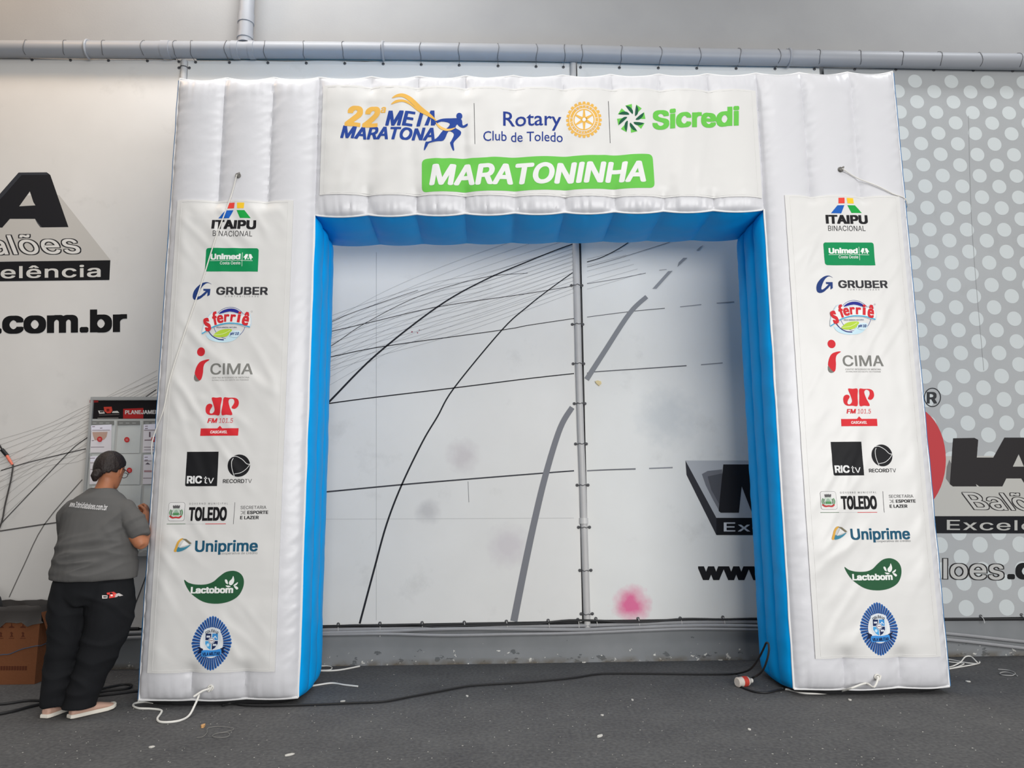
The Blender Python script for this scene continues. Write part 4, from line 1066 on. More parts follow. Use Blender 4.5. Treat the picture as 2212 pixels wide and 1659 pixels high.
cord('guy_rope', [a+Vector((0, -.03, -.005)), on_front(1850, 385, RIGHT, .02), on_front(1890, 404, RIGHT, .02), on_front(1925, 420, RIGHT, .012), Vector((3.062, FY-.01, on_front(1948, 432).z)), Vector((3.10, 5.15, 3.2)), Vector((3.11, 5.3, 2.0)), Vector((3.12, 5.34, .8)), Vector((3.16, 5.36, .012))], .0042, ROPE_W, 'short white guy rope slanting across the top of the right leg of the arch', 'rope', group='guy ropes of the arch')
a = anchors['ll']
def fl(px, py, z=.007): return atz(px, py, z)
cord('white_cord', [a+Vector((0, -.03, 0)), a+Vector((-.03, -.06, -.005)), a+Vector((-.07, -.085, -.03)), at(430, 1500, 4.86), at(420, 1525, 4.80), fl(408, 1546, .012), fl(390, 1556), fl(365, 1560), fl(345, 1559), fl(340, 1552), fl(348, 1540), fl(347, 1534), fl(325, 1531), fl(300, 1530), fl(288, 1525), fl(292, 1519), fl(312, 1516), fl(330, 1518)], .0065, ROPE_W, 'white cord looping on the floor from the foot of the left leg of the arch', 'cord', 6, group='white cords on the floor')
a = anchors['lr']
cord('white_cord', [a+Vector((-.005, -.028, 0)), a+Vector((-.05, -.05, -.05)), at(1870, 1476, 4.93), at(1840, 1486, 4.90), fl(1808, 1495), fl(1770, 1498), fl(1735, 1497), fl(1714, 1492), fl(1700, 1489), fl(1690, 1488.5)], .0065, ROPE_W, 'white cord hanging from the foot of the right leg of the arch onto the floor', 'cord', 6, group='white cords on the floor')
cord('white_cord', [fl(672, 1482), fl(690, 1479), fl(718, 1475.5), fl(745, 1479.5), fl(773, 1482.5)], .006, ROPE_W, 'loose end of white cord lying in front, right of the left leg inside the opening', 'cord', group='white cords on the floor')
cord('white_cord', [fl(660, 1447), fl(700, 1449), fl(735, 1447), fl(777, 1439)], .006, ROPE_W, 'straight white cord end near the plinth, right of the left leg', 'cord', group='white cords on the floor')
cord('white_cord', [fl(690, 1448), fl(712, 1447), fl(717, 1442), fl(708, 1438.5), fl(690, 1439)], .0045, ROPE_W, 'small white cord loop beside the back of the left leg', 'cord', group='white cords on the floor')
cord('white_cord', [fl(2040, 1443), fl(2058, 1439), fl(2075, 1430, .03), fl(2085, 1419, .05), fl(2097, 1418, .05), fl(2108, 1428, .03), fl(2111, 1433), fl(2090, 1432), fl(2060, 1426), fl(2045, 1424), fl(2048, 1429), fl(2074, 1432), fl(2082, 1434), fl(2070, 1440), fl(2050, 1445), fl(2110, 1434), fl(2116, 1429)], .0045, ROPE_W, 'tangle of white cord on the floor right of the arch, by the plinth', 'cord', group='white cords on the floor')
cord('thin_string', [fl(2156, 1445.5), fl(2180, 1448), fl(2193, 1454), fl(2186, 1459), fl(2166, 1458), fl(2160, 1454), fl(2172, 1451.5), fl(2190, 1456), fl(2198, 1460)], .003, mat('grey_string', (160, 160, 158), .8), 'thin grey string loop lying on the floor at far right', 'string')
cord('thin_thread', [fl(425, 1593), fl(438, 1591), fl(447, 1583), fl(449, 1573), fl(470, 1569), fl(495, 1571), fl(505, 1575), fl(490, 1580), fl(465, 1585), fl(460, 1591), fl(480, 1593), fl(495, 1589), fl(492, 1582), fl(475, 1583)], .0016, mat('pale_thread', (128, 126, 122), .8), 'fine pale thread curled on the floor in front of the left leg', 'thread', 6, 5)
bpts = [(480, 1524), (500, 1519), (530, 1523), (575, 1524), (640, 1523), (700, 1521), (770, 1518), (830, 1515), (890, 1504), (950, 1493), (1010, 1482), (1060, 1478), (1130, 1474), (1200, 1468), (1245, 1463), (1290, 1456), (1330, 1454.5), (1420, 1455), (1500, 1456), (1570, 1456), (1592, 1455)]
cable_pts = [fl(x, y, .010) for x, y in bpts]+[at(1614, 1449, 5.34), at(1628, 1438, 5.20), at(1641, 1418, 5.11), at(1650, 1400, 5.05), at(1655, 1389, 5.02), at(1660, 1391, 5.0), at(1661, 1405, 4.99), at(1657, 1425, 5.0), at(1649, 1446, 5.04), at(1637, 1458, 5.14), fl(1624, 1465, .010)]
cord('power_cable', cable_pts, .0070, BLACK, 'long black power cable snaking across the floor through the arch opening', 'cable', 5, 8, group='black cables on the floor')
cord('power_cable', [fl(1598, 1482, .008), fl(1612, 1488, .008), fl(1632, 1494.5, .008), fl(1656, 1496, .008), fl(1680, 1491, .008), fl(1705, 1487, .008), fl(1725, 1488, .008)], .007, BLACK, 'short black cable on the floor between the bottle and the right leg', 'cable', 5, 8, group='black cables on the floor')
cord('power_cable', [fl(-60, 1552, .01), fl(20, 1538, .01), fl(70, 1525, .01), fl(130, 1512, .01), fl(180, 1505, .01), fl(235, 1500, .01), fl(300, 1492, .01), fl(330, 1490, .01)], .009, BLACK, 'black cable on the floor passing behind the feet of the person', 'cable', 5, 8, group='black cables on the floor')
cord('power_cable', [fl(-60, 1525, .01), fl(10, 1520, .01), fl(60, 1513, .01), fl(108, 1511, .01), fl(200, 1492, .01), fl(240, 1483, .01), fl(268, 1478, .01), fl(284, 1480, .01), fl(275, 1487, .01), fl(230, 1492, .01), fl(205, 1497, .01)], .008, BLACK, 'black cable loop on the floor between the person and the left leg', 'cable', 5, 8, group='black cables on the floor')
# bottle lying on its side
def lathe(b, prof, origin, axis, n=18, m=0):
    axis = Vector(axis).normalized(); u = axis.orthogonal().normalized(); v = axis.cross(u); vs = []; fs = []
    for t, r in prof:
        for k in range(n):
            a = 2*math.pi*k/n; vs.append(Vector(origin)+axis*t+(u*math.cos(a)+v*math.sin(a))*r)
    for i in range(len(prof)-1):
        for k in range(n): fs.append((i*n+k, i*n+(k+1) % n, (i+1)*n+(k+1) % n, (i+1)*n+k))
    b.add(vs, fs, m)
q0 = fl(1592, 1474, .034); q1 = fl(1624, 1470, .030); ax = (q1-q0); L = ax.length
bottle = empty('plastic_bottle', (q0.x, q0.y, 0), 'small plastic bottle with a red label lying on the floor by the right leg', 'bottle')
PET = mat('milky_plastic', (206, 196, 186), .35, .5, bump=.3, bscale=60)
b = MB(); lathe(b, [(0, 0), (0, .026), (.006, .033), (L*.25, .0315), (L*.30, .034), (L*.62, .034), (L*.72, .030), (L*.88, .016), (L*.9, .012)], q0, ax); b.build('bottle_body', PET, bottle)
b = MB(); lathe(b, [(L*.30, .0348), (L*.60, .0348)], q0, ax); b.build('bottle_label', mat('red_label', (190, 62, 48), .5, var=.25, vscale=60), bottle, label='red paper label round the bottle')
b = MB(); lathe(b, [(L*.87, .0), (L*.87, .0155), (L, .0155), (L, 0)], q0, ax); b.build('bottle_cap', mat('cap_white', (222, 218, 210), .5), bottle)
def scrap(name, px, py, w, h, rgb, label, cat, t=.006, rot=.3):
    c = fl(px, py, 0); s = w*c.y/CAM_F; d = max(.008, h*c.y/CAM_F*2.2); b = MB(); n_ = 7; pts = []
    for i in range(n_):
        a = 2*math.pi*i/n_; r = .8+.35*random.random(); pts.append((math.cos(a)*s*.5*r, math.sin(a)*d*.5*r))
    R = Matrix.Rotation(rot, 3, 'Z'); vs = []
    for z in (.001, t):
        for x, y in pts: p = R @ Vector((x, y, 0)); vs.append((c.x+p.x, c.y+p.y, z+random.random()*t*.4*(z > .001)))
    b.add(vs, [tuple(range(n_-1, -1, -1)), tuple(range(n_, 2*n_))]+[(i, (i+1) % n_, n_+(i+1) % n_, n_+i) for i in range(n_)])
    return tag(b.build(name, mat('scrap_%02x%02x%02x' % rgb, rgb, .8), None, False), label, cat)
scrap('paper_scrap', 1597, 1477, 12, 5, (222, 220, 214), 'crumpled white paper scrap touching the plastic bottle on the floor', 'scrap', .022)
scrap('wood_chip', 438, 1571, 9, 7, (206, 158, 104), 'small orange-brown wood chip on the floor in front of the left leg', 'chip', .012, .1)
for px, py, w, h, rot, lb in ((625, 1632, 20, 3, .6, 'pale splinter on the floor nearest the camera, right of the left leg'), (1296, 1591, 16, 4, .9, 'pale splinter on the floor below the middle of the opening'), (1301, 1546, 7, 3, 0, 'white crumb on the floor below the middle of the opening'), (1366, 1513, 5, 4, 0, 'white crumb on the floor in the middle of the opening, farther from the camera'), (1836, 1513, 8, 4, 0, 'white crumb on the floor just in front of the right leg'), (2091, 1473, 9, 4, 0, 'white crumb on the floor right of the right leg'), (1619, 1577, 6, 3, 0, 'white crumb on the floor below the bottle'), (740, 1516, 12, 3, .4, 'pale splinter on the floor beside the long black cable'), (1261, 1431.5, 8, 4, 0, 'grey pebble against the plinth below the support pole'), (1009, 1505, 5, 4, .2, 'tiny white crumb in front of the long black cable'), (327, 1615, 13, 4, .5, 'pale splinter on the floor below the person'), (1555, 1426, 10, 6, .2, 'flake of paint against the plinth left of the right leg')):
    scrap('floor_crumb', px, py, w, h, (206, 203, 196), lb, 'crumb', .006, rot)['group'] = 'pale crumbs on the floor'
b = MB(); rnd = random.Random(3)                # uncountable lint specks
for i in range(420):
    px = rnd.uniform(-50, 2260); py = 1450+rnd.random()**.8*215
    c = fl(px, py, 0)
    if LX[0]-.05 < c.x < LX[3]+.05 and FY-.02 < c.y < BY+.05 or RX[0]-.05 < c.x < RX[3]+.05 and FY-.02 < c.y < BY+.05: continue
    if (c.x < -2.3 and 4.6 < c.y < 5.2) or (c.x < -3.2 and c.y > 5.55): continue
    l = rnd.uniform(.001, .0038); a = rnd.random()*3.14; w = l*rnd.choice((.25, .5, 1)); ca, sa = math.cos(a), math.sin(a)
    vs = []
    for z in (.0008, .003):
        for x, y in ((-l, -w), (l, -w), (l, w), (-l, w)): vs.append((c.x+x*ca-y*sa, c.y+x*sa+y*ca, z))
    b.add(vs, [(3, 2, 1, 0), (4, 5, 6, 7), (0, 1, 5, 4), (1, 2, 6, 5), (2, 3, 7, 6), (3, 0, 4, 7)])
tag(b.build('floor_lint', mat('lint', (170, 168, 162), .9), None, False), 'pale lint specks scattered over the black floor', 'lint', None, 'stuff')

# ================================================================ NOTICE BOARD
NB_Y = 5.993
nx0, nx1 = at(186.5, 1000, NB_Y).x, at(361, 1000, NB_Y).x
nz1, nz0 = at(230, 858, NB_Y).z, at(290, 1201, NB_Y).z
board = empty('notice_board', ((nx0+nx1)/2, NB_Y, nz0), 'planning notice board with a black header hanging on the wall left of the arch', 'notice board')
ALU = mat('aluminium', (176, 176, 174), .4, .5, .3)
b = MB(); b.box(((nx0+nx1)/2, NB_Y+.014, (nz0+nz1)/2), (nx1-nx0, .014, nz1-nz0)); b.build('back_panel', mat('board_grey', (188, 188, 184), .5), board, False)
for c, sz in ((((nx0+nx1)/2, NB_Y, nz1-.012), (nx1-nx0, .026, .026)), (((nx0+nx1)/2, NB_Y, nz0+.014), (nx1-nx0, .03, .03)), ((nx0+.009, NB_Y, (nz0+nz1)/2), (.02, .024, nz1-nz0)), ((nx1-.009, NB_Y, (nz0+nz1)/2), (.02, .024, nz1-nz0))):
    b = MB(); b.box(c, sz); b.build('frame_bar', ALU, board, False)
def nmap(px, py):
    p = at(px, py, NB_Y); return p.x, p.z
def Z9(*p): return [(160+x/7.9, 850+y/7.9) for x, y in p]
FACE = NB_Y+.006
P = Print(nmap); P.map = lambda x, z: (x, z)
hz1, hz0 = nz1-.027, at(250, 904.5, NB_Y).z
P.poly([(nx0+.02, hz0), (nx1-.02, hz0), (nx1-.02, hz1), (nx0+.02, hz1)], (26, 22, 24), 0); P.map = nmap
P.poly(Z9((262, 112), (408, 106), (408, 150), (262, 158)), (150, 42, 42), 1)
P.poly(Z9((500, 228), (636, 224), (650, 290), (620, 335), (560, 338), (512, 300)), (196, 66, 52), 2); P.poly(Z9((548, 262), (590, 258), (604, 284), (584, 306), (552, 306)), (120, 30, 28), 3)
P.poly(Z9((405, 290), (500, 296), (520, 340), (424, 345)), (206, 202, 196), 1); P.poly(Z9((430, 300), (495, 300), (505, 320), (440, 322)), (26, 22, 24), 2); P.poly(Z9((640, 330), (655, 302), (735, 296), (768, 330)), (206, 202, 196), 1)
P.line(Z9((420, 368), (768, 356)), .9, (120, 110, 108), 1); P.line(Z9((395, 420), (752, 416)), 1.2, (150, 144, 138), 1)
P.poly(Z9((834, 260), (1178, 246), (1178, 425), (832, 427)), (170, 40, 40), 1)
P.text('PLANEJAMENTO', *Z9((866, 282))[0], *Z9((1565, 350))[0], (210, 204, 200), .028, 0, -1, 2)
P.build('header_strip', lambda x, z: FACE, board, off=.001)
SLEEVE = mat('clear_sleeve', (206, 208, 204), .18, .6, bump=.25, bscale=9)
RED = mat('number_red', (196, 52, 52), .5)
cols = ((196, 247), (253, 303), (309, 358)); rows = ((909, 979), (981, 1047), (1049, 1118), (1120, 1190))
ms = {}
for ri, (y0, y1) in enumerate(rows):
    for ci, (x0, x1) in enumerate(cols):
        a = at(x0, (y0+y1)/2, NB_Y).x; c = at(x1, (y0+y1)/2, NB_Y).x; t = at(250, y0, NB_Y).z; u = at(250, y1, NB_Y).z
        b = MB(); N = 8; vs = []
        for j in range(N+1):
            for i in range(N+1):
                x = lerp(a, c, i/N); z = lerp(u, t, j/N); vs.append((x, FACE-.004-.004*math.sin(math.pi*i/N)*math.sin(math.pi*j/N)-.0015*noise.noise((x*14, z*14, ci)), z))
        b.add(vs, [(j*(N+1)+i, j*(N+1)+i+1, (j+1)*(N+1)+i+1, (j+1)*(N+1)+i) for j in range(N) for i in range(N)])
        k = len(b.v); b.add([(a, FACE, u), (c, FACE, u), (c, FACE, t), (a, FACE, t)], [(0, 1, 2, 3)])
        pk_ = b.build('pocket', SLEEVE, board)
        if ri == 0:
            P = Print(nmap); P.poly([(x0+1, y0), (x1, y0), (x1, y0+9), (x0+1, y0+10)], (126, 126, 122), 0)
            for q in range(3): P.line([(x0+5+14*q, y0+5), (x0+13+14*q, y0+5)], 1.6, (170, 170, 166), 1)
            P.build('title_tab', lambda x, z: FACE-.008, pk_)
        P = Print(nmap); cx, cy = {0: (217, 949), 1: (275.5, 950), 2: (334, 949)}[ci] if ri == 0 else ((x0+x1)/2+3, (y0+y1)/2+2)
        P.ell(cx, cy, 5.8, 5.8, (196, 54, 54), 0, 20);
        P.line([(cx-2.6, cy-1), (cx+2.4, cy-1.2)], 1.3, (220, 150, 146), 1); P.line([(cx-2.4, cy+1.6), (cx+2.6, cy+1.6)], 1.2, (220, 150, 146), 1)
        P.build('number_sticker', lambda x, z: FACE-.0165, pk_)
def paper(x0, y0, x1, y1, rows_, label, pic):
    P = Print(nmap); P.poly([(x0, y0+2), (x1-1, y0), (x1-2, y1-1), (x0-2, y1)], (222, 216, 218), 0); P.poly([(x0, y0+2), (x1-1, y0), (x1-1.2, y0+12), (x0-.3, y0+13)], (232, 228, 238), 1)
    for (u0, v, u1, w, c) in rows_: P.line([(u0, v), (u1, v-.4)], w, c, 2)
    if pic: P.poly(pic[0], pic[1], 2)
    o = P.build('paper_sheet', lambda x, z: FACE-.0105, None)
    me = o.data; bm = bmesh.new(); bm.from_mesh(me); bmesh.ops.translate(bm, verts=bm.verts, vec=(0, 0, 0)); bm.to_mesh(me); bm.free()
    return tag(o, label, 'paper', 'order sheets in the board pockets')
DK = (116, 96, 104)
paper(198, 917, 243, 978, [(200, 922, 206, 1.4, DK), (217, 925, 222, 1.4, DK), (200, 929.5, 238, .9, DK), (197, 966, 226, 1, DK), (199, 952, 204, 1.2, DK)], 'printed order sheet with a brownish picture in the upper left pocket of the board', (Z9((320, 660), (580, 655), (560, 740), (520, 790), (360, 800), (330, 720)), (190, 158, 142)))
paper(311, 915, 360, 978, [(314, 921, 320, 1.4, DK), (314, 926, 320, 1.6, DK), (312, 929.5, 356, 1.2, DK), (313, 951, 328, 2, DK), (312, 966, 356, 1.2, DK), (312, 972, 356, 1, DK)], 'printed order sheet in the upper pocket of the board nearest the arch', (Z9((1285, 655), (1312, 655), (1312, 745), (1285, 745)), (110, 92, 100)))
paper(311, 981, 360, 1046, [(313, 988, 320, 1.4, DK), (313, 994, 320, 1.4, DK), (312, 996, 356, 1, DK), (310, 1033, 356, 1.2, DK), (312, 1018, 356, 4, (176, 140, 144))], 'printed order sheet in the second-row pocket of the board nearest the arch', (Z9((1220, 1210), (1262, 1175), (1310, 1214)), (104, 96, 104)))
paper(196, 984, 240, 1046, [(195, 990, 206, 1.2, DK), (196, 1000, 232, 1, DK), (196, 1014, 232, 1, DK)], 'printed order sheet in the second-row pocket, half hidden by the head of the person', None)
# ================================================================ CARDBOARD BOX
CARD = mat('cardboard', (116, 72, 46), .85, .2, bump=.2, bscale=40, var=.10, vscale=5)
bx0, bx1, by0, by1, bh = -3.95, -3.262, 5.632, 5.965, .500
box = empty('cardboard_box', ((bx0+bx1)/2, (by0+by1)/2, 0), 'open brown cardboard box with a dark plastic liner on the floor at far left', 'box')
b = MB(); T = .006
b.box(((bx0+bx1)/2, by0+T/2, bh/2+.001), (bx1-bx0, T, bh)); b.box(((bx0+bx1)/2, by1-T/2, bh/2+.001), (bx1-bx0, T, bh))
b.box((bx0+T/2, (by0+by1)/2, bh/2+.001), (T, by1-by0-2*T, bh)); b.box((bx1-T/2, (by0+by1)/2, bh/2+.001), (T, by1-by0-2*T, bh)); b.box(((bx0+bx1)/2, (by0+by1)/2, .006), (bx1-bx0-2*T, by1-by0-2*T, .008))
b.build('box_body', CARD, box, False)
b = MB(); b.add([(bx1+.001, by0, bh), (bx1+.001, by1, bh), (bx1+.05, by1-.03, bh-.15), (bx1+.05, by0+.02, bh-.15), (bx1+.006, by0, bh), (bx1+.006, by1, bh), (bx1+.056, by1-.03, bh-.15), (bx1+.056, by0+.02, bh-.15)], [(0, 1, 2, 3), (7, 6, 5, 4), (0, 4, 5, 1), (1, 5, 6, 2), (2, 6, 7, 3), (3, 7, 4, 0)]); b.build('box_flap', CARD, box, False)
b = MB(); N = 72; loops = ((.055, -.09, .05), (.014, -.055, .04), (.004, .006, .02), (-.010, .030, .03), (.012, .045, .03), (.05, -.06, .04), (.06, -.22, .02)); vs = []
per = []
for q in range(N):
    t = q/N*4; k = int(t); u = t-k
    per.append(((lerp(bx0, bx1, u), by0, 0, -1), (bx1, lerp(by0, by1, u), 1, 0), (lerp(bx1, bx0, u), by1, 0, 1), (bx0, lerp(by1, by0, u), -1, 0))[k])
for li, (off_, dz, am) in enumerate(loops):
    for q, (x, y, a, c) in enumerate(per):
        o_ = off_ if li > 2 else -off_-.004
        o_ = -abs(off_) if li > 3 else (abs(off_)*.35+.004 if li < 3 else 0)
        nz_ = noise.noise((x*14, y*14, li*2.3))
        wdrop = dz*(1 if li > 2 else (.6+.9*max(0, nz_+.3)))
        vs.append((min(max(x+a*o_+am*.2*noise.noise((x*20, y*20, li)), bx0-.03), bx1+.03), min(y+c*o_+am*.2*noise.noise((x*17, y*17, li+9)), by1+.02), bh+wdrop+am*.5*nz_))
b.add(vs, [(l*N+q, l*N+(q+1) % N, (l+1)*N+(q+1) % N, (l+1)*N+q) for l in range(len(loops)-1) for q in range(N)]+[tuple((len(loops)-1)*N+q for q in range(N))])
b.build('plastic_liner', mat('liner_plastic', (52, 48, 46), .3, .6), box, label='dark crumpled plastic liner turned over the rim')
def bmap(px, py):
    p = at(px, py, by0); return p.x, p.z
def Zc(*p): return [(x/7.54, 1280+y/7.54) for x, y in p]
P = Print(bmap); BR = (84, 44, 28)
for cx in (15, 190, 375, -160):
    P.poly(Zc((cx-45, 560), (cx-10, 545), (cx, 470), (cx+12, 545), (cx+45, 560), (cx+45, 575), (cx-45, 575)), BR); P.poly(Zc((cx-22, 650), (cx, 640), (cx+22, 660), (cx+12, 690), (cx+30, 720), (cx-30, 725), (cx-8, 690)), BR); P.line(Zc((cx-45, 745), (cx+45, 745)), 1.2, BR)
for k in range(12): P.poly(Zc((-80+44*k, 1198), (-44+44*k, 1196), (-44+44*k, 1262), (-80+44*k, 1268)), BR)
P.build('box_print', lambda x, z: by0, box)

b = MB(); b.tube([at(-40, 1428, by0-.006), at(0, 1415, by0-.006), at(20, 1413, by0-.006), at(45, 1403, by0-.006), at(70, 1397, by0-.007), at(80, 1395, by0-.009), Vector((bx1+.008, by0+.03, .262)), Vector((bx1+.008, by0+.14, .270)), Vector((bx1+.008, by0+.22, .248)), Vector((bx1+.008, by1-.02, .245))], .004, 6, smooth=4)
tag(b.build('blue_grey_string', mat('string_bluegrey', (70, 76, 92), .7)), 'blue-grey string stretched across the front of the cardboard box', 'string')
b = MB()
pts = []
for k in range(96):
    a = 2*math.pi*k/24; pts.append((-3.80+(.155-.008*(k//24))*math.cos(a), 5.80+.03*(k/96-.5)+.012*math.sin(a*.5), .505+(.158-.008*(k//24))*math.sin(a)))
b.tube(pts, .011, 7)
tag(b.build('hose_coil', BLACK), 'coil of black hose standing in the cardboard box at the left edge', 'hose')
hc = empty('hanging_cable', at(0, 950, 6.0), 'dark cable with an orange grip hanging on the wall banner at the left edge', 'cable')
b = MB(); b.tube([at(27, 1003, 6.0), at(28, 1008, 6.0), at(24, 1035, 6.0), at(17, 1065, 6.0), at(10, 1095, 6.0), at(5, 1123, 6.0), at(-6, 1150, 6.0), at(-30, 1190, 6.0), at(-60, 1280, 6.0)], .006, 7, smooth=4); b.build('cord', mat('cable_dark', (60, 56, 54), .6), hc)
b = MB(); b.tube([at(14, 983, 6.0), at(20, 993, 6.0), at(27, 1004, 6.0)], [.011, .012, .009], 9); b.build('grip', mat('orange_grip', (226, 120, 96), .5), hc, label='orange grip')
b = MB(); b.tube([at(-30, 925, 6.03), at(-4, 957, 6.02), at(4, 970, 6.0)], .006, 7); b.tube([at(4, 971, 6.0), at(15, 984, 6.0)], .015, 9); b.build('connector', BLACK, hc)

# ================================================================ THE PERSON at the notice board
BP = Vector((-2.518, 4.89, 0))
def W(r, f, z): return BP+Vector((r, f, z))
def loft(b, rings, n=18, cap=True, m=0):
    """rings: (centre, axis u, axis v) - an elliptic cross-section each"""
    vs = []; fs = []
    for c, u, v in rings:
        for k in range(n):
            a = 2*math.pi*k/n; vs.append(Vector(c)+Vector(u)*math.cos(a)+Vector(v)*math.sin(a))
    for i in range(len(rings)-1):
        for k in range(n): fs.append((i*n+k, i*n+(k+1) % n, (i+1)*n+(k+1) % n, (i+1)*n+k))
    if cap: fs += [tuple(range(n-1, -1, -1)), tuple((len(rings)-1)*n+k for k in range(n))]
    b.add(vs, fs, m)
def limb(b, pts, rad, n=14, flat=1.0):
    pts = [Vector(p) for p in pts]; rings = []; up = None
    for i, p in enumerate(pts):
        t = (pts[min(i+1, len(pts)-1)]-pts[max(i-1, 0)]).normalized()
        if up is None: up = t.orthogonal().normalized()
        up = (up-t*up.dot(t)).normalized(); rings.append((p, up*rad[i], t.cross(up)*rad[i]*flat))
    a, r0 = pts[0], rad[0]; t = (pts[1]-pts[0]).normalized(); u0 = rings[0][1].normalized(); v0 = rings[0][2].normalized()
    rings.insert(0, (a-t*r0*.6, u0*r0*.7, v0*r0*.7*flat)); e = pts[-1]; r1 = rad[-1]; t = (pts[-1]-pts[-2]).normalized(); u1 = rings[-1][1].normalized(); v1 = rings[-1][2].normalized()
    rings.append((e+t*r1*.6, u1*r1*.72, v1*r1*.72*flat)); loft(b, rings, n)
def body_rings(b, tab, n=24):
    loft(b, [(W(r, f, z), (rx, 0, 0), (0, ry, 0)) for z, r, f, rx, ry in tab], n)
def fused(b, name, m, parent, voxel, smooth=4, fn=None, label=None, thick=0):
    me = bpy.data.meshes.new('tmp'); me.from_pydata(b.v, [], b.f); o = bpy.data.objects.new('tmp', me); COL.objects.link(o)
    if thick: q = o.modifiers.new('s', 'SOLIDIFY'); q.thickness = thick; q.offset = 0
    q = o.modifiers.new('r', 'REMESH'); q.mode = 'VOXEL'; q.voxel_size = voxel; q.use_smooth_shade = True
    if smooth: q = o.modifiers.new('m', 'SMOOTH'); q.iterations = smooth; q.factor = .5
    dg = bpy.context.evaluated_depsgraph_get(); dg.update()
    out = bpy.data.meshes.new_from_object(o.evaluated_get(dg)); bpy.data.objects.remove(o)
    if fn:
        ns = [v.normal.copy() for v in out.vertices]
        for v, nrm in zip(out.vertices, ns): v.co += fn(v.co, nrm)
    out.materials.clear(); out.materials.append(m); out.name = name
    r = link_mesh(name, out, parent, True)
    if label: r['label'] = label
    return r
person = empty('person', (BP.x, BP.y, 0), 'person seen from behind in grey T-shirt and black trousers, hands raised, facing the notice board', 'person')
SKIN = mat('skin', (172, 112, 80), .5, .4, bump=.05, bscale=120)
# head frame: turned a little right, tipped down
HC = W(.020, .065, 1.492)
HM = Matrix.Rotation(math.radians(-7), 3, 'Z') @ Matrix.Rotation(math.radians(-17), 3, 'X')
def H(r, f, u): return HC+HM @ Vector((r, f, u))
b = MB()
body_rings(b, [(.72, 0, 0, .21, .14), (.84, 0, 0, .225, .155), (.96, 0, .01, .215, .155), (1.08, 0, .005, .195, .135), (1.18, 0, 0, .185, .115), (1.25, 0, 0, .150, .090), (1.31, 0, .006, .10, .070), (1.365, .004, .018, .066, .062)])
loft(b, [(W(.002, .016, 1.35), (.066, 0, 0), (0, .062, 0)), (W(.008, .032, 1.39), (.056, 0, 0), (0, .057, 0)), (W(.014, .048, 1.43), (.054, 0, 0), (0, .058, 0)), (W(.018, .055, 1.47), (.056, 0, 0), (0, .062, 0))], 18)
def hring(u, f0, rx, ry): return (H(0, f0, u), HM @ Vector((rx, 0, 0)), HM @ Vector((0, ry, 0)))
loft(b, [hring(-.105, .052, .022, .022), hring(-.095, .040, .044, .044), hring(-.075, .026, .056, .062), hring(-.045, .012, .065, .080), hring(-.01, .004, .071, .090), hring(.03, .0, .075, .095), hring(.065, -.004, .071, .090), hring(.09, -.006, .055, .070), hring(.108, -.006, .030, .038), hring(.114, -.006, .010, .012)], 24)
limb(b, [H(0, .088, .018), H(0, .102, -.012), H(0, .112, -.030)], [.008, .011, .015], 10)         # nose
limb(b, [H(-.022, .086, -.060), H(0, .094, -.060), H(.022, .086, -.060)], [.006, .008, .006], 8)  # lips
limb(b, [H(-.05, .074, .030), H(-.022, .090, .034), H(.022, .090, .034), H(.05, .074, .030)], [.007, .008, .008, .007], 8)
for s_ in (-1, 1):                                                                                # ears
    limb(b, [H(s_*.073, .002, .020), H(s_*.083, -.010, .022), H(s_*.086, -.016, .004), H(s_*.081, -.010, -.016), H(s_*.073, .002, -.028)], [.006, .008, .008, .008, .006], 8)
    b.ball(H(s_*.074, -.004, .0), .014, 8, sc_=(.5, 1, 1.5))
for side in (1, -1):
    if side == 1: sh, el, wr = W(.150, .0, 1.225), W(.298, -.035, 1.035), W(.190, .250, 1.205)
    else: sh, el, wr = W(-.150, .0, 1.225), W(-.225, .115, 1.050), W(.090, .270, 1.175)
    limb(b, [sh, lerp(sh, el, .35), lerp(sh, el, .75), el], [.048, .052, .050, .046], 16)
    limb(b, [el, lerp(el, wr, .25), lerp(el, wr, .65), wr], [.046, .047, .038, .029], 16)
    # hand: palm, four bent fingers, thumb
    d = (wr-el).normalized(); inw = Vector((-side*.75, .35, .1)); inw = (inw-d*inw.dot(d)).normalized(); wd = d.cross(inw).normalized()*(1 if side == 1 else -1)
    pc = wr+d*.048; loft(b, [(wr-d*.005, wd*.026, inw*.021), (wr+d*.025, wd*.036, inw*.018), (wr+d*.06, wd*.042, inw*.017), (wr+d*.085, wd*.041, inw*.014)], 14)
    for k, (o_, L) in enumerate(((.030, .066), (.011, .074), (-.009, .070), (-.028, .056))):
        base = wr+d*.080+wd*o_; c1 = .55+.06*k
        p1 = base+(d*math.cos(c1)+inw*math.sin(c1))*L*.45; p2 = p1+(d*math.cos(c1+1.0)+inw*math.sin(c1+1.0))*L*.32; p3 = p2+(d*math.cos(c1+1.75)+inw*math.sin(c1+1.75))*L*.25
        limb(b, [base-d*.012, p1, p2, p3], [.0098, .0092, .0082, .0072], 8)
    t0 = wr+d*.022+wd*.030; t1 = t0+(d*.5+wd*.6+inw*.5).normalized()*.034; t2 = t1+(d*.75+inw*.75-wd*.1).normalized()*.030
    limb(b, [t0, t1, t2], [.0125, .0105, .0085], 8)
LG = {'r': ([(.130, .010, .80), (.115, .0, .55), (.092, -.015, .40), (.048, -.035, .22), (.030, -.052, .09)], (.04, -.112, 0)), 'l': ([(-.125, .01, .80), (-.118, .0, .55), (-.130, -.010, .40), (-.148, -.025, .22), (-.155, -.040, .09)], 0)}
for k, (p, _) in LG.items(): limb(b, [W(*q) for q in p], [.095, .085, .062, .055, .036], 16)
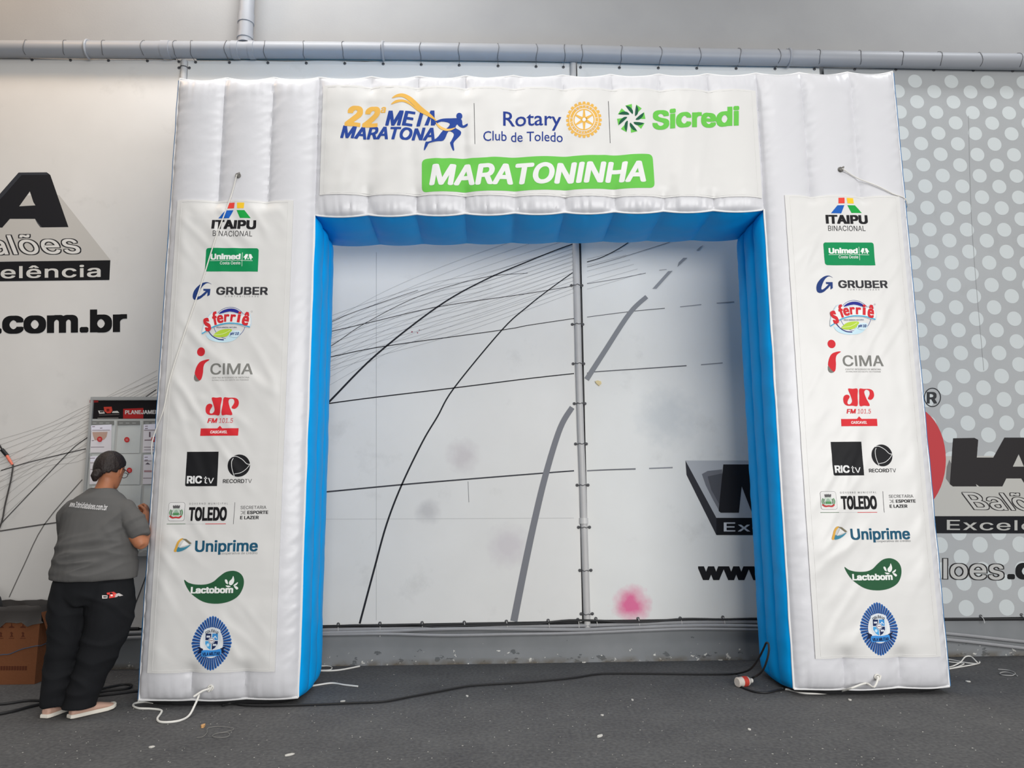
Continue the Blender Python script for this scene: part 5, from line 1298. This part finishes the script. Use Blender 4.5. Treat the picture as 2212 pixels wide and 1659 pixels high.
foot = {'r': (W(-.012, -.118, 0), W(.140, .098, 0)), 'l': (W(-.172, -.105, 0), W(-.130, .130, 0))}
for k, (h, t) in foot.items():
    d = (t-h).normalized(); z = Vector((0, 0, 1)); limb(b, [h+d*.035+z*.040, h+d*.10+z*.040, h+d*.17+z*.034, h+d*.21+z*.030], [.024, .026, .022, .014], 12, 1)
    limb(b, [W(*LG[k][0][-1]), h+d*.05+z*.045], [.034, .026], 12)
fused(b, 'body', SKIN, person, .0058, 5)
# eyes and glasses
EYE = mat('eye_white', (214, 208, 202), .3); IRIS = mat('iris', (52, 34, 26), .3)
for s_ in (-1, 1):
    b = MB(); b.ball(H(s_*.031, .083, .012), .0125, 12); e_ = b.build('eye', EYE, person); b = MB(); b.ball(H(s_*.031, .0925, .010), .0055, 10); b.build('iris', IRIS, e_)
FR = mat('glasses_frame', (44, 34, 32), .3)
b = MB()
for s_ in (-1, 1):
    b.tube([H(s_*.033+.023*math.cos(a), .108, .010+.018*math.sin(a)) for a in np.linspace(0, 2*math.pi, 17)[:-1]], .0022, 6, closed=True)
    b.tube([H(s_*.056, .107, .016), H(s_*.074, .088, .018), H(s_*.084, .030, .020), H(s_*.086, -.006, .018)], .0024, 6, smooth=3)
b.tube([H(-.010, .109, .014), H(0, .112, .017), H(.010, .109, .014)], .0022, 6); b.build('glasses', FR, person)
# hair
b = MB(); n_ = 40; mm = 26; vs = []; keep = []
for i in range(mm+1):
    th = math.pi*i/mm
    for k in range(n_):
        a = 2*math.pi*k/n_; r_, f_, u_ = math.sin(th)*math.cos(a), math.sin(th)*math.sin(a), math.cos(th)
        vs.append(H(r_*.085, f_*.106-.010, u_*.112+.018)); keep.append(u_ > -.86+.86*(f_+1)-.10*(abs(r_) > .8)+.05*noise.noise((r_*5, f_*5, u_*5)))
fs = [(i*n_+k, i*n_+(k+1) % n_, (i+1)*n_+(k+1) % n_, (i+1)*n_+k) for i in range(mm) for k in range(n_)]
b.add(vs, [f for f in fs if all(keep[q] for q in f)])
me_ = b
hb = MB(); hb.v, hb.f, hb.mi = b.v, b.f, b.mi
tail = [H(-.004, -.092, -.030), H(-.010, -.108, -.050), H(-.014, -.112, -.070), H(-.014, -.104, -.090)]
HAIR = mat('dark_hair', (34, 25, 23), .55, .35, bump=.5, bscale=90)
def hairfn(co, n): return n*.0022*noise.noise((co.x*60, co.y*60, co.z*14))
fused(hb, 'hair', HAIR, person, .0045, 3, hairfn, thick=.016)
b = MB(); limb(b, tail, [.026, .032, .028, .016], 14); fused(b, 'hair_knot', HAIR, person, .0045, 2, hairfn)
# T-shirt
b = MB()
body_rings(b, [(.812, .0, .0, .262, .192), (.84, 0, 0, .263, .193), (.92, 0, .006, .256, .192), (1.00, .0, .006, .246, .184), (1.08, 0, .0, .232, .166), (1.16, 0, -.002, .222, .148), (1.23, 0, -.004, .214, .132), (1.28, 0, -.004, .190, .116), (1.325, .002, .0, .152, .100), (1.358, .004, .010, .100, .084), (1.378, .006, .018, .078, .076)], 30)
limb(b, [W(.140, 0, 1.248), W(.198, -.010, 1.205), W(.250, -.022, 1.145), W(.272, -.028, 1.108)], [.074, .074, .076, .074], 18)
limb(b, [W(-.142, 0, 1.250), W(-.198, .025, 1.200), W(-.222, .080, 1.125), W(-.224, .108, 1.065)], [.074, .074, .072, .070], 18)
def shirtfn(co, n):
    p = co-BP; d = 0.0
    low = max(0, min(1, (1.12-p.z)/.1))*max(0, min(1, (p.z-.80)/.05))*(1 if abs(p.x) < .27 else .3)
    a = noise.noise((p.x*3.2+1, p.y*3, p.z*17-p.x*2.5)); side_ = max(0, min(1, (.25-abs(p.x))/.09)); d += low*(.2+.8*side_)*.020*(max(0, 1-abs(a)*2.6)-.35)
    a = noise.noise((p.x*9+p.z*5, p.y*6, p.z*9-p.x*4+7)); d += .004*a
    arm = math.exp(-((p.x-.19)**2+(p.z-1.12)**2)/.006); a = noise.noise((p.x*22+p.z*16, p.y*4, 3)); d += .011*arm*a
    a = noise.noise((p.x*5-p.z*7, p.y*3, 12)); d += .010*max(0, min(1, (p.z-1.0)/.1))*(max(0, 1-abs(a)*4)-.3)
    return n*d
TEE = mat('grey_tee', (92, 91, 90), .9, .2, bump=.2, bscale=500)
shirt = fused(b, 't_shirt', TEE, person, .0075, 4, shirtfn)
# trousers
b = MB()
body_rings(b, [(.66, 0, 0, .215, .155), (.72, 0, 0, .246, .172), (.79, 0, .0, .244, .172), (.84, 0, .0, .228, .160), (.90, 0, 0, .21, .145)], 26)
loft(b, [(W(*c), (rx, 0, 0), (0, ry, 0)) for c, rx, ry in (((.110, .0, .80), .120, .155), ((.124, -.002, .66), .138, .168), ((.118, -.010, .54), .134, .154), ((.098, -.024, .42), .120, .135), ((.068, -.040, .30), .108, .122), ((.036, -.060, .18), .094, .108), ((.018, -.076, .09), .094, .098), ((.010, -.084, .052), .098, .096))], 24)
loft(b, [(W(*c), (rx, 0, 0), (0, ry, 0)) for c, rx, ry in (((-.110, .0, .80), .122, .155), ((-.122, -.0, .66), .135, .162), ((-.120, -.006, .54), .120, .146), ((-.124, -.014, .42), .104, .126), ((-.140, -.024, .30), .095, .112), ((-.150, -.034, .18), .090, .104), ((-.152, -.036, .09), .086, .100), ((-.153, -.030, .060), .088, .100))], 24)
def trfn(co, n):
    p = co-BP
    a = noise.noise((p.x*5+p.z*5, p.y*4, p.z*7)); d = .010*(max(0, 1-abs(a)*3)-.3)*max(0, min(1, (.78-p.z)/.1))
    return n*(d+.003*noise.noise((p.x*14, p.y*10, p.z*14)))
TROU = mat('black_trousers', (25, 26, 29), .85, .2, bump=.2, bscale=400)
trou = fused(b, 'trousers', TROU, person, .0085, 4, trfn)
# shoes
SHOE = mat('pink_shoe', (196, 158, 140), .7, bump=.2, bscale=300); SOLE = mat('white_sole', (224, 218, 206), .6)
for k, (h, t) in foot.items():
    d = (t-h).normalized(); sd = Vector((d.y, -d.x, 0)); z = Vector((0, 0, 1)); L = (t-h).length
    prof = [(-.012, .022), (.0, .030), (.04, .034), (.10, .035), (.16, .042), (.20, .044), (.235, .040), (.258, .026), (.266, .010)]
    b = MB(); vs = []; fs = []; P2 = [(a_, w_) for a_, w_ in prof]+[(a_, -w_) for a_, w_ in prof[::-1]]; n2 = len(P2)
    for zz, gr in ((.002, -.003), (.006, .002), (.022, .002), (.026, -.001)):
        for a_, w_ in P2: vs.append(h+d*(a_+gr*(1 if a_ > .1 else -1))+sd*(w_+gr*(1 if w_ > 0 else -1))+z*(zz+.010*max(0, (a_-.2)/.06)**2))
    for i in range(3):
        for q in range(n2): fs.append((i*n2+q, i*n2+(q+1) % n2, (i+1)*n2+(q+1) % n2, (i+1)*n2+q))
    fs += [tuple(range(n2-1, -1, -1)), tuple(3*n2+q for q in range(n2))]
    b.add(vs, fs); sole_b = b
    b = MB(); up = [(-.008, .020, .062), (.004, .030, .066), (.04, .034, .064), (.09, .035, .058), (.14, .040, .062), (.18, .043, .054), (.215, .042, .044), (.245, .033, .036), (.262, .014, .028)]
    loft(b, [(h+d*a_+z*(.022+(ht-.022)*.42), sd*w_, z*(ht-.018)*.58) for a_, w_, ht in up], 18)
    limb(b, [h+d*.004+z*.055, h+d*-.004+z*.078], [.016, .010], 8)
    so = fused(b, 'shoe', SHOE, person, .005, 2); sole_b.build('sole', SOLE, so)
# lettering on the back of the shirt and mark on the trousers
from mathutils.bvhtree import BVHTree
def caster(o):
    t = BVHTree.FromPolygons([o.matrix_basis.translation*0+v.co for v in o.data.vertices], [tuple(p.vertices) for p in o.data.polygons])
    def f(x, z):
        hit = t.ray_cast(Vector((x, 3.5, z)), Vector((0, 1, 0)))
        return hit[0].y if hit[0] else BP.y-.15
    return f
pm = lambda px, py: (lambda p: (p.x, p.z))(at(px, py, 4.745))
P = Print(pm); P.text('www.3dmidiabaloes.com.br', 140, 1086, 225, 1099, (214, 212, 212), .012, .1, 8)
P.build('shirt_lettering', caster(shirt), shirt, off=.004, lift=.0002)
P = Print(pm); (a0, b0), (a1, b1) = (223, 1284), (256, 1292)
P.poly([(224, 1285), (234, 1286), (234, 1292), (225, 1292)], (214, 206, 202), 0); P.poly([(226.5, 1287), (233, 1287.5), (233, 1290), (227, 1290)], (60, 56, 58), 1)
P.poly([(232, 1280), (243, 1279), (247, 1283), (246, 1291), (237, 1292), (237, 1284), (233, 1284)], (214, 66, 60), 1); P.poly([(245, 1284), (250, 1283), (256, 1289), (246, 1291)], (190, 184, 182), 0); P.poly([(239, 1284.5), (242, 1284.5), (243, 1288), (239.5, 1288)], (236, 210, 206), 2)
P.build('trouser_mark', caster(trou), trou, off=.004, lift=.0004)
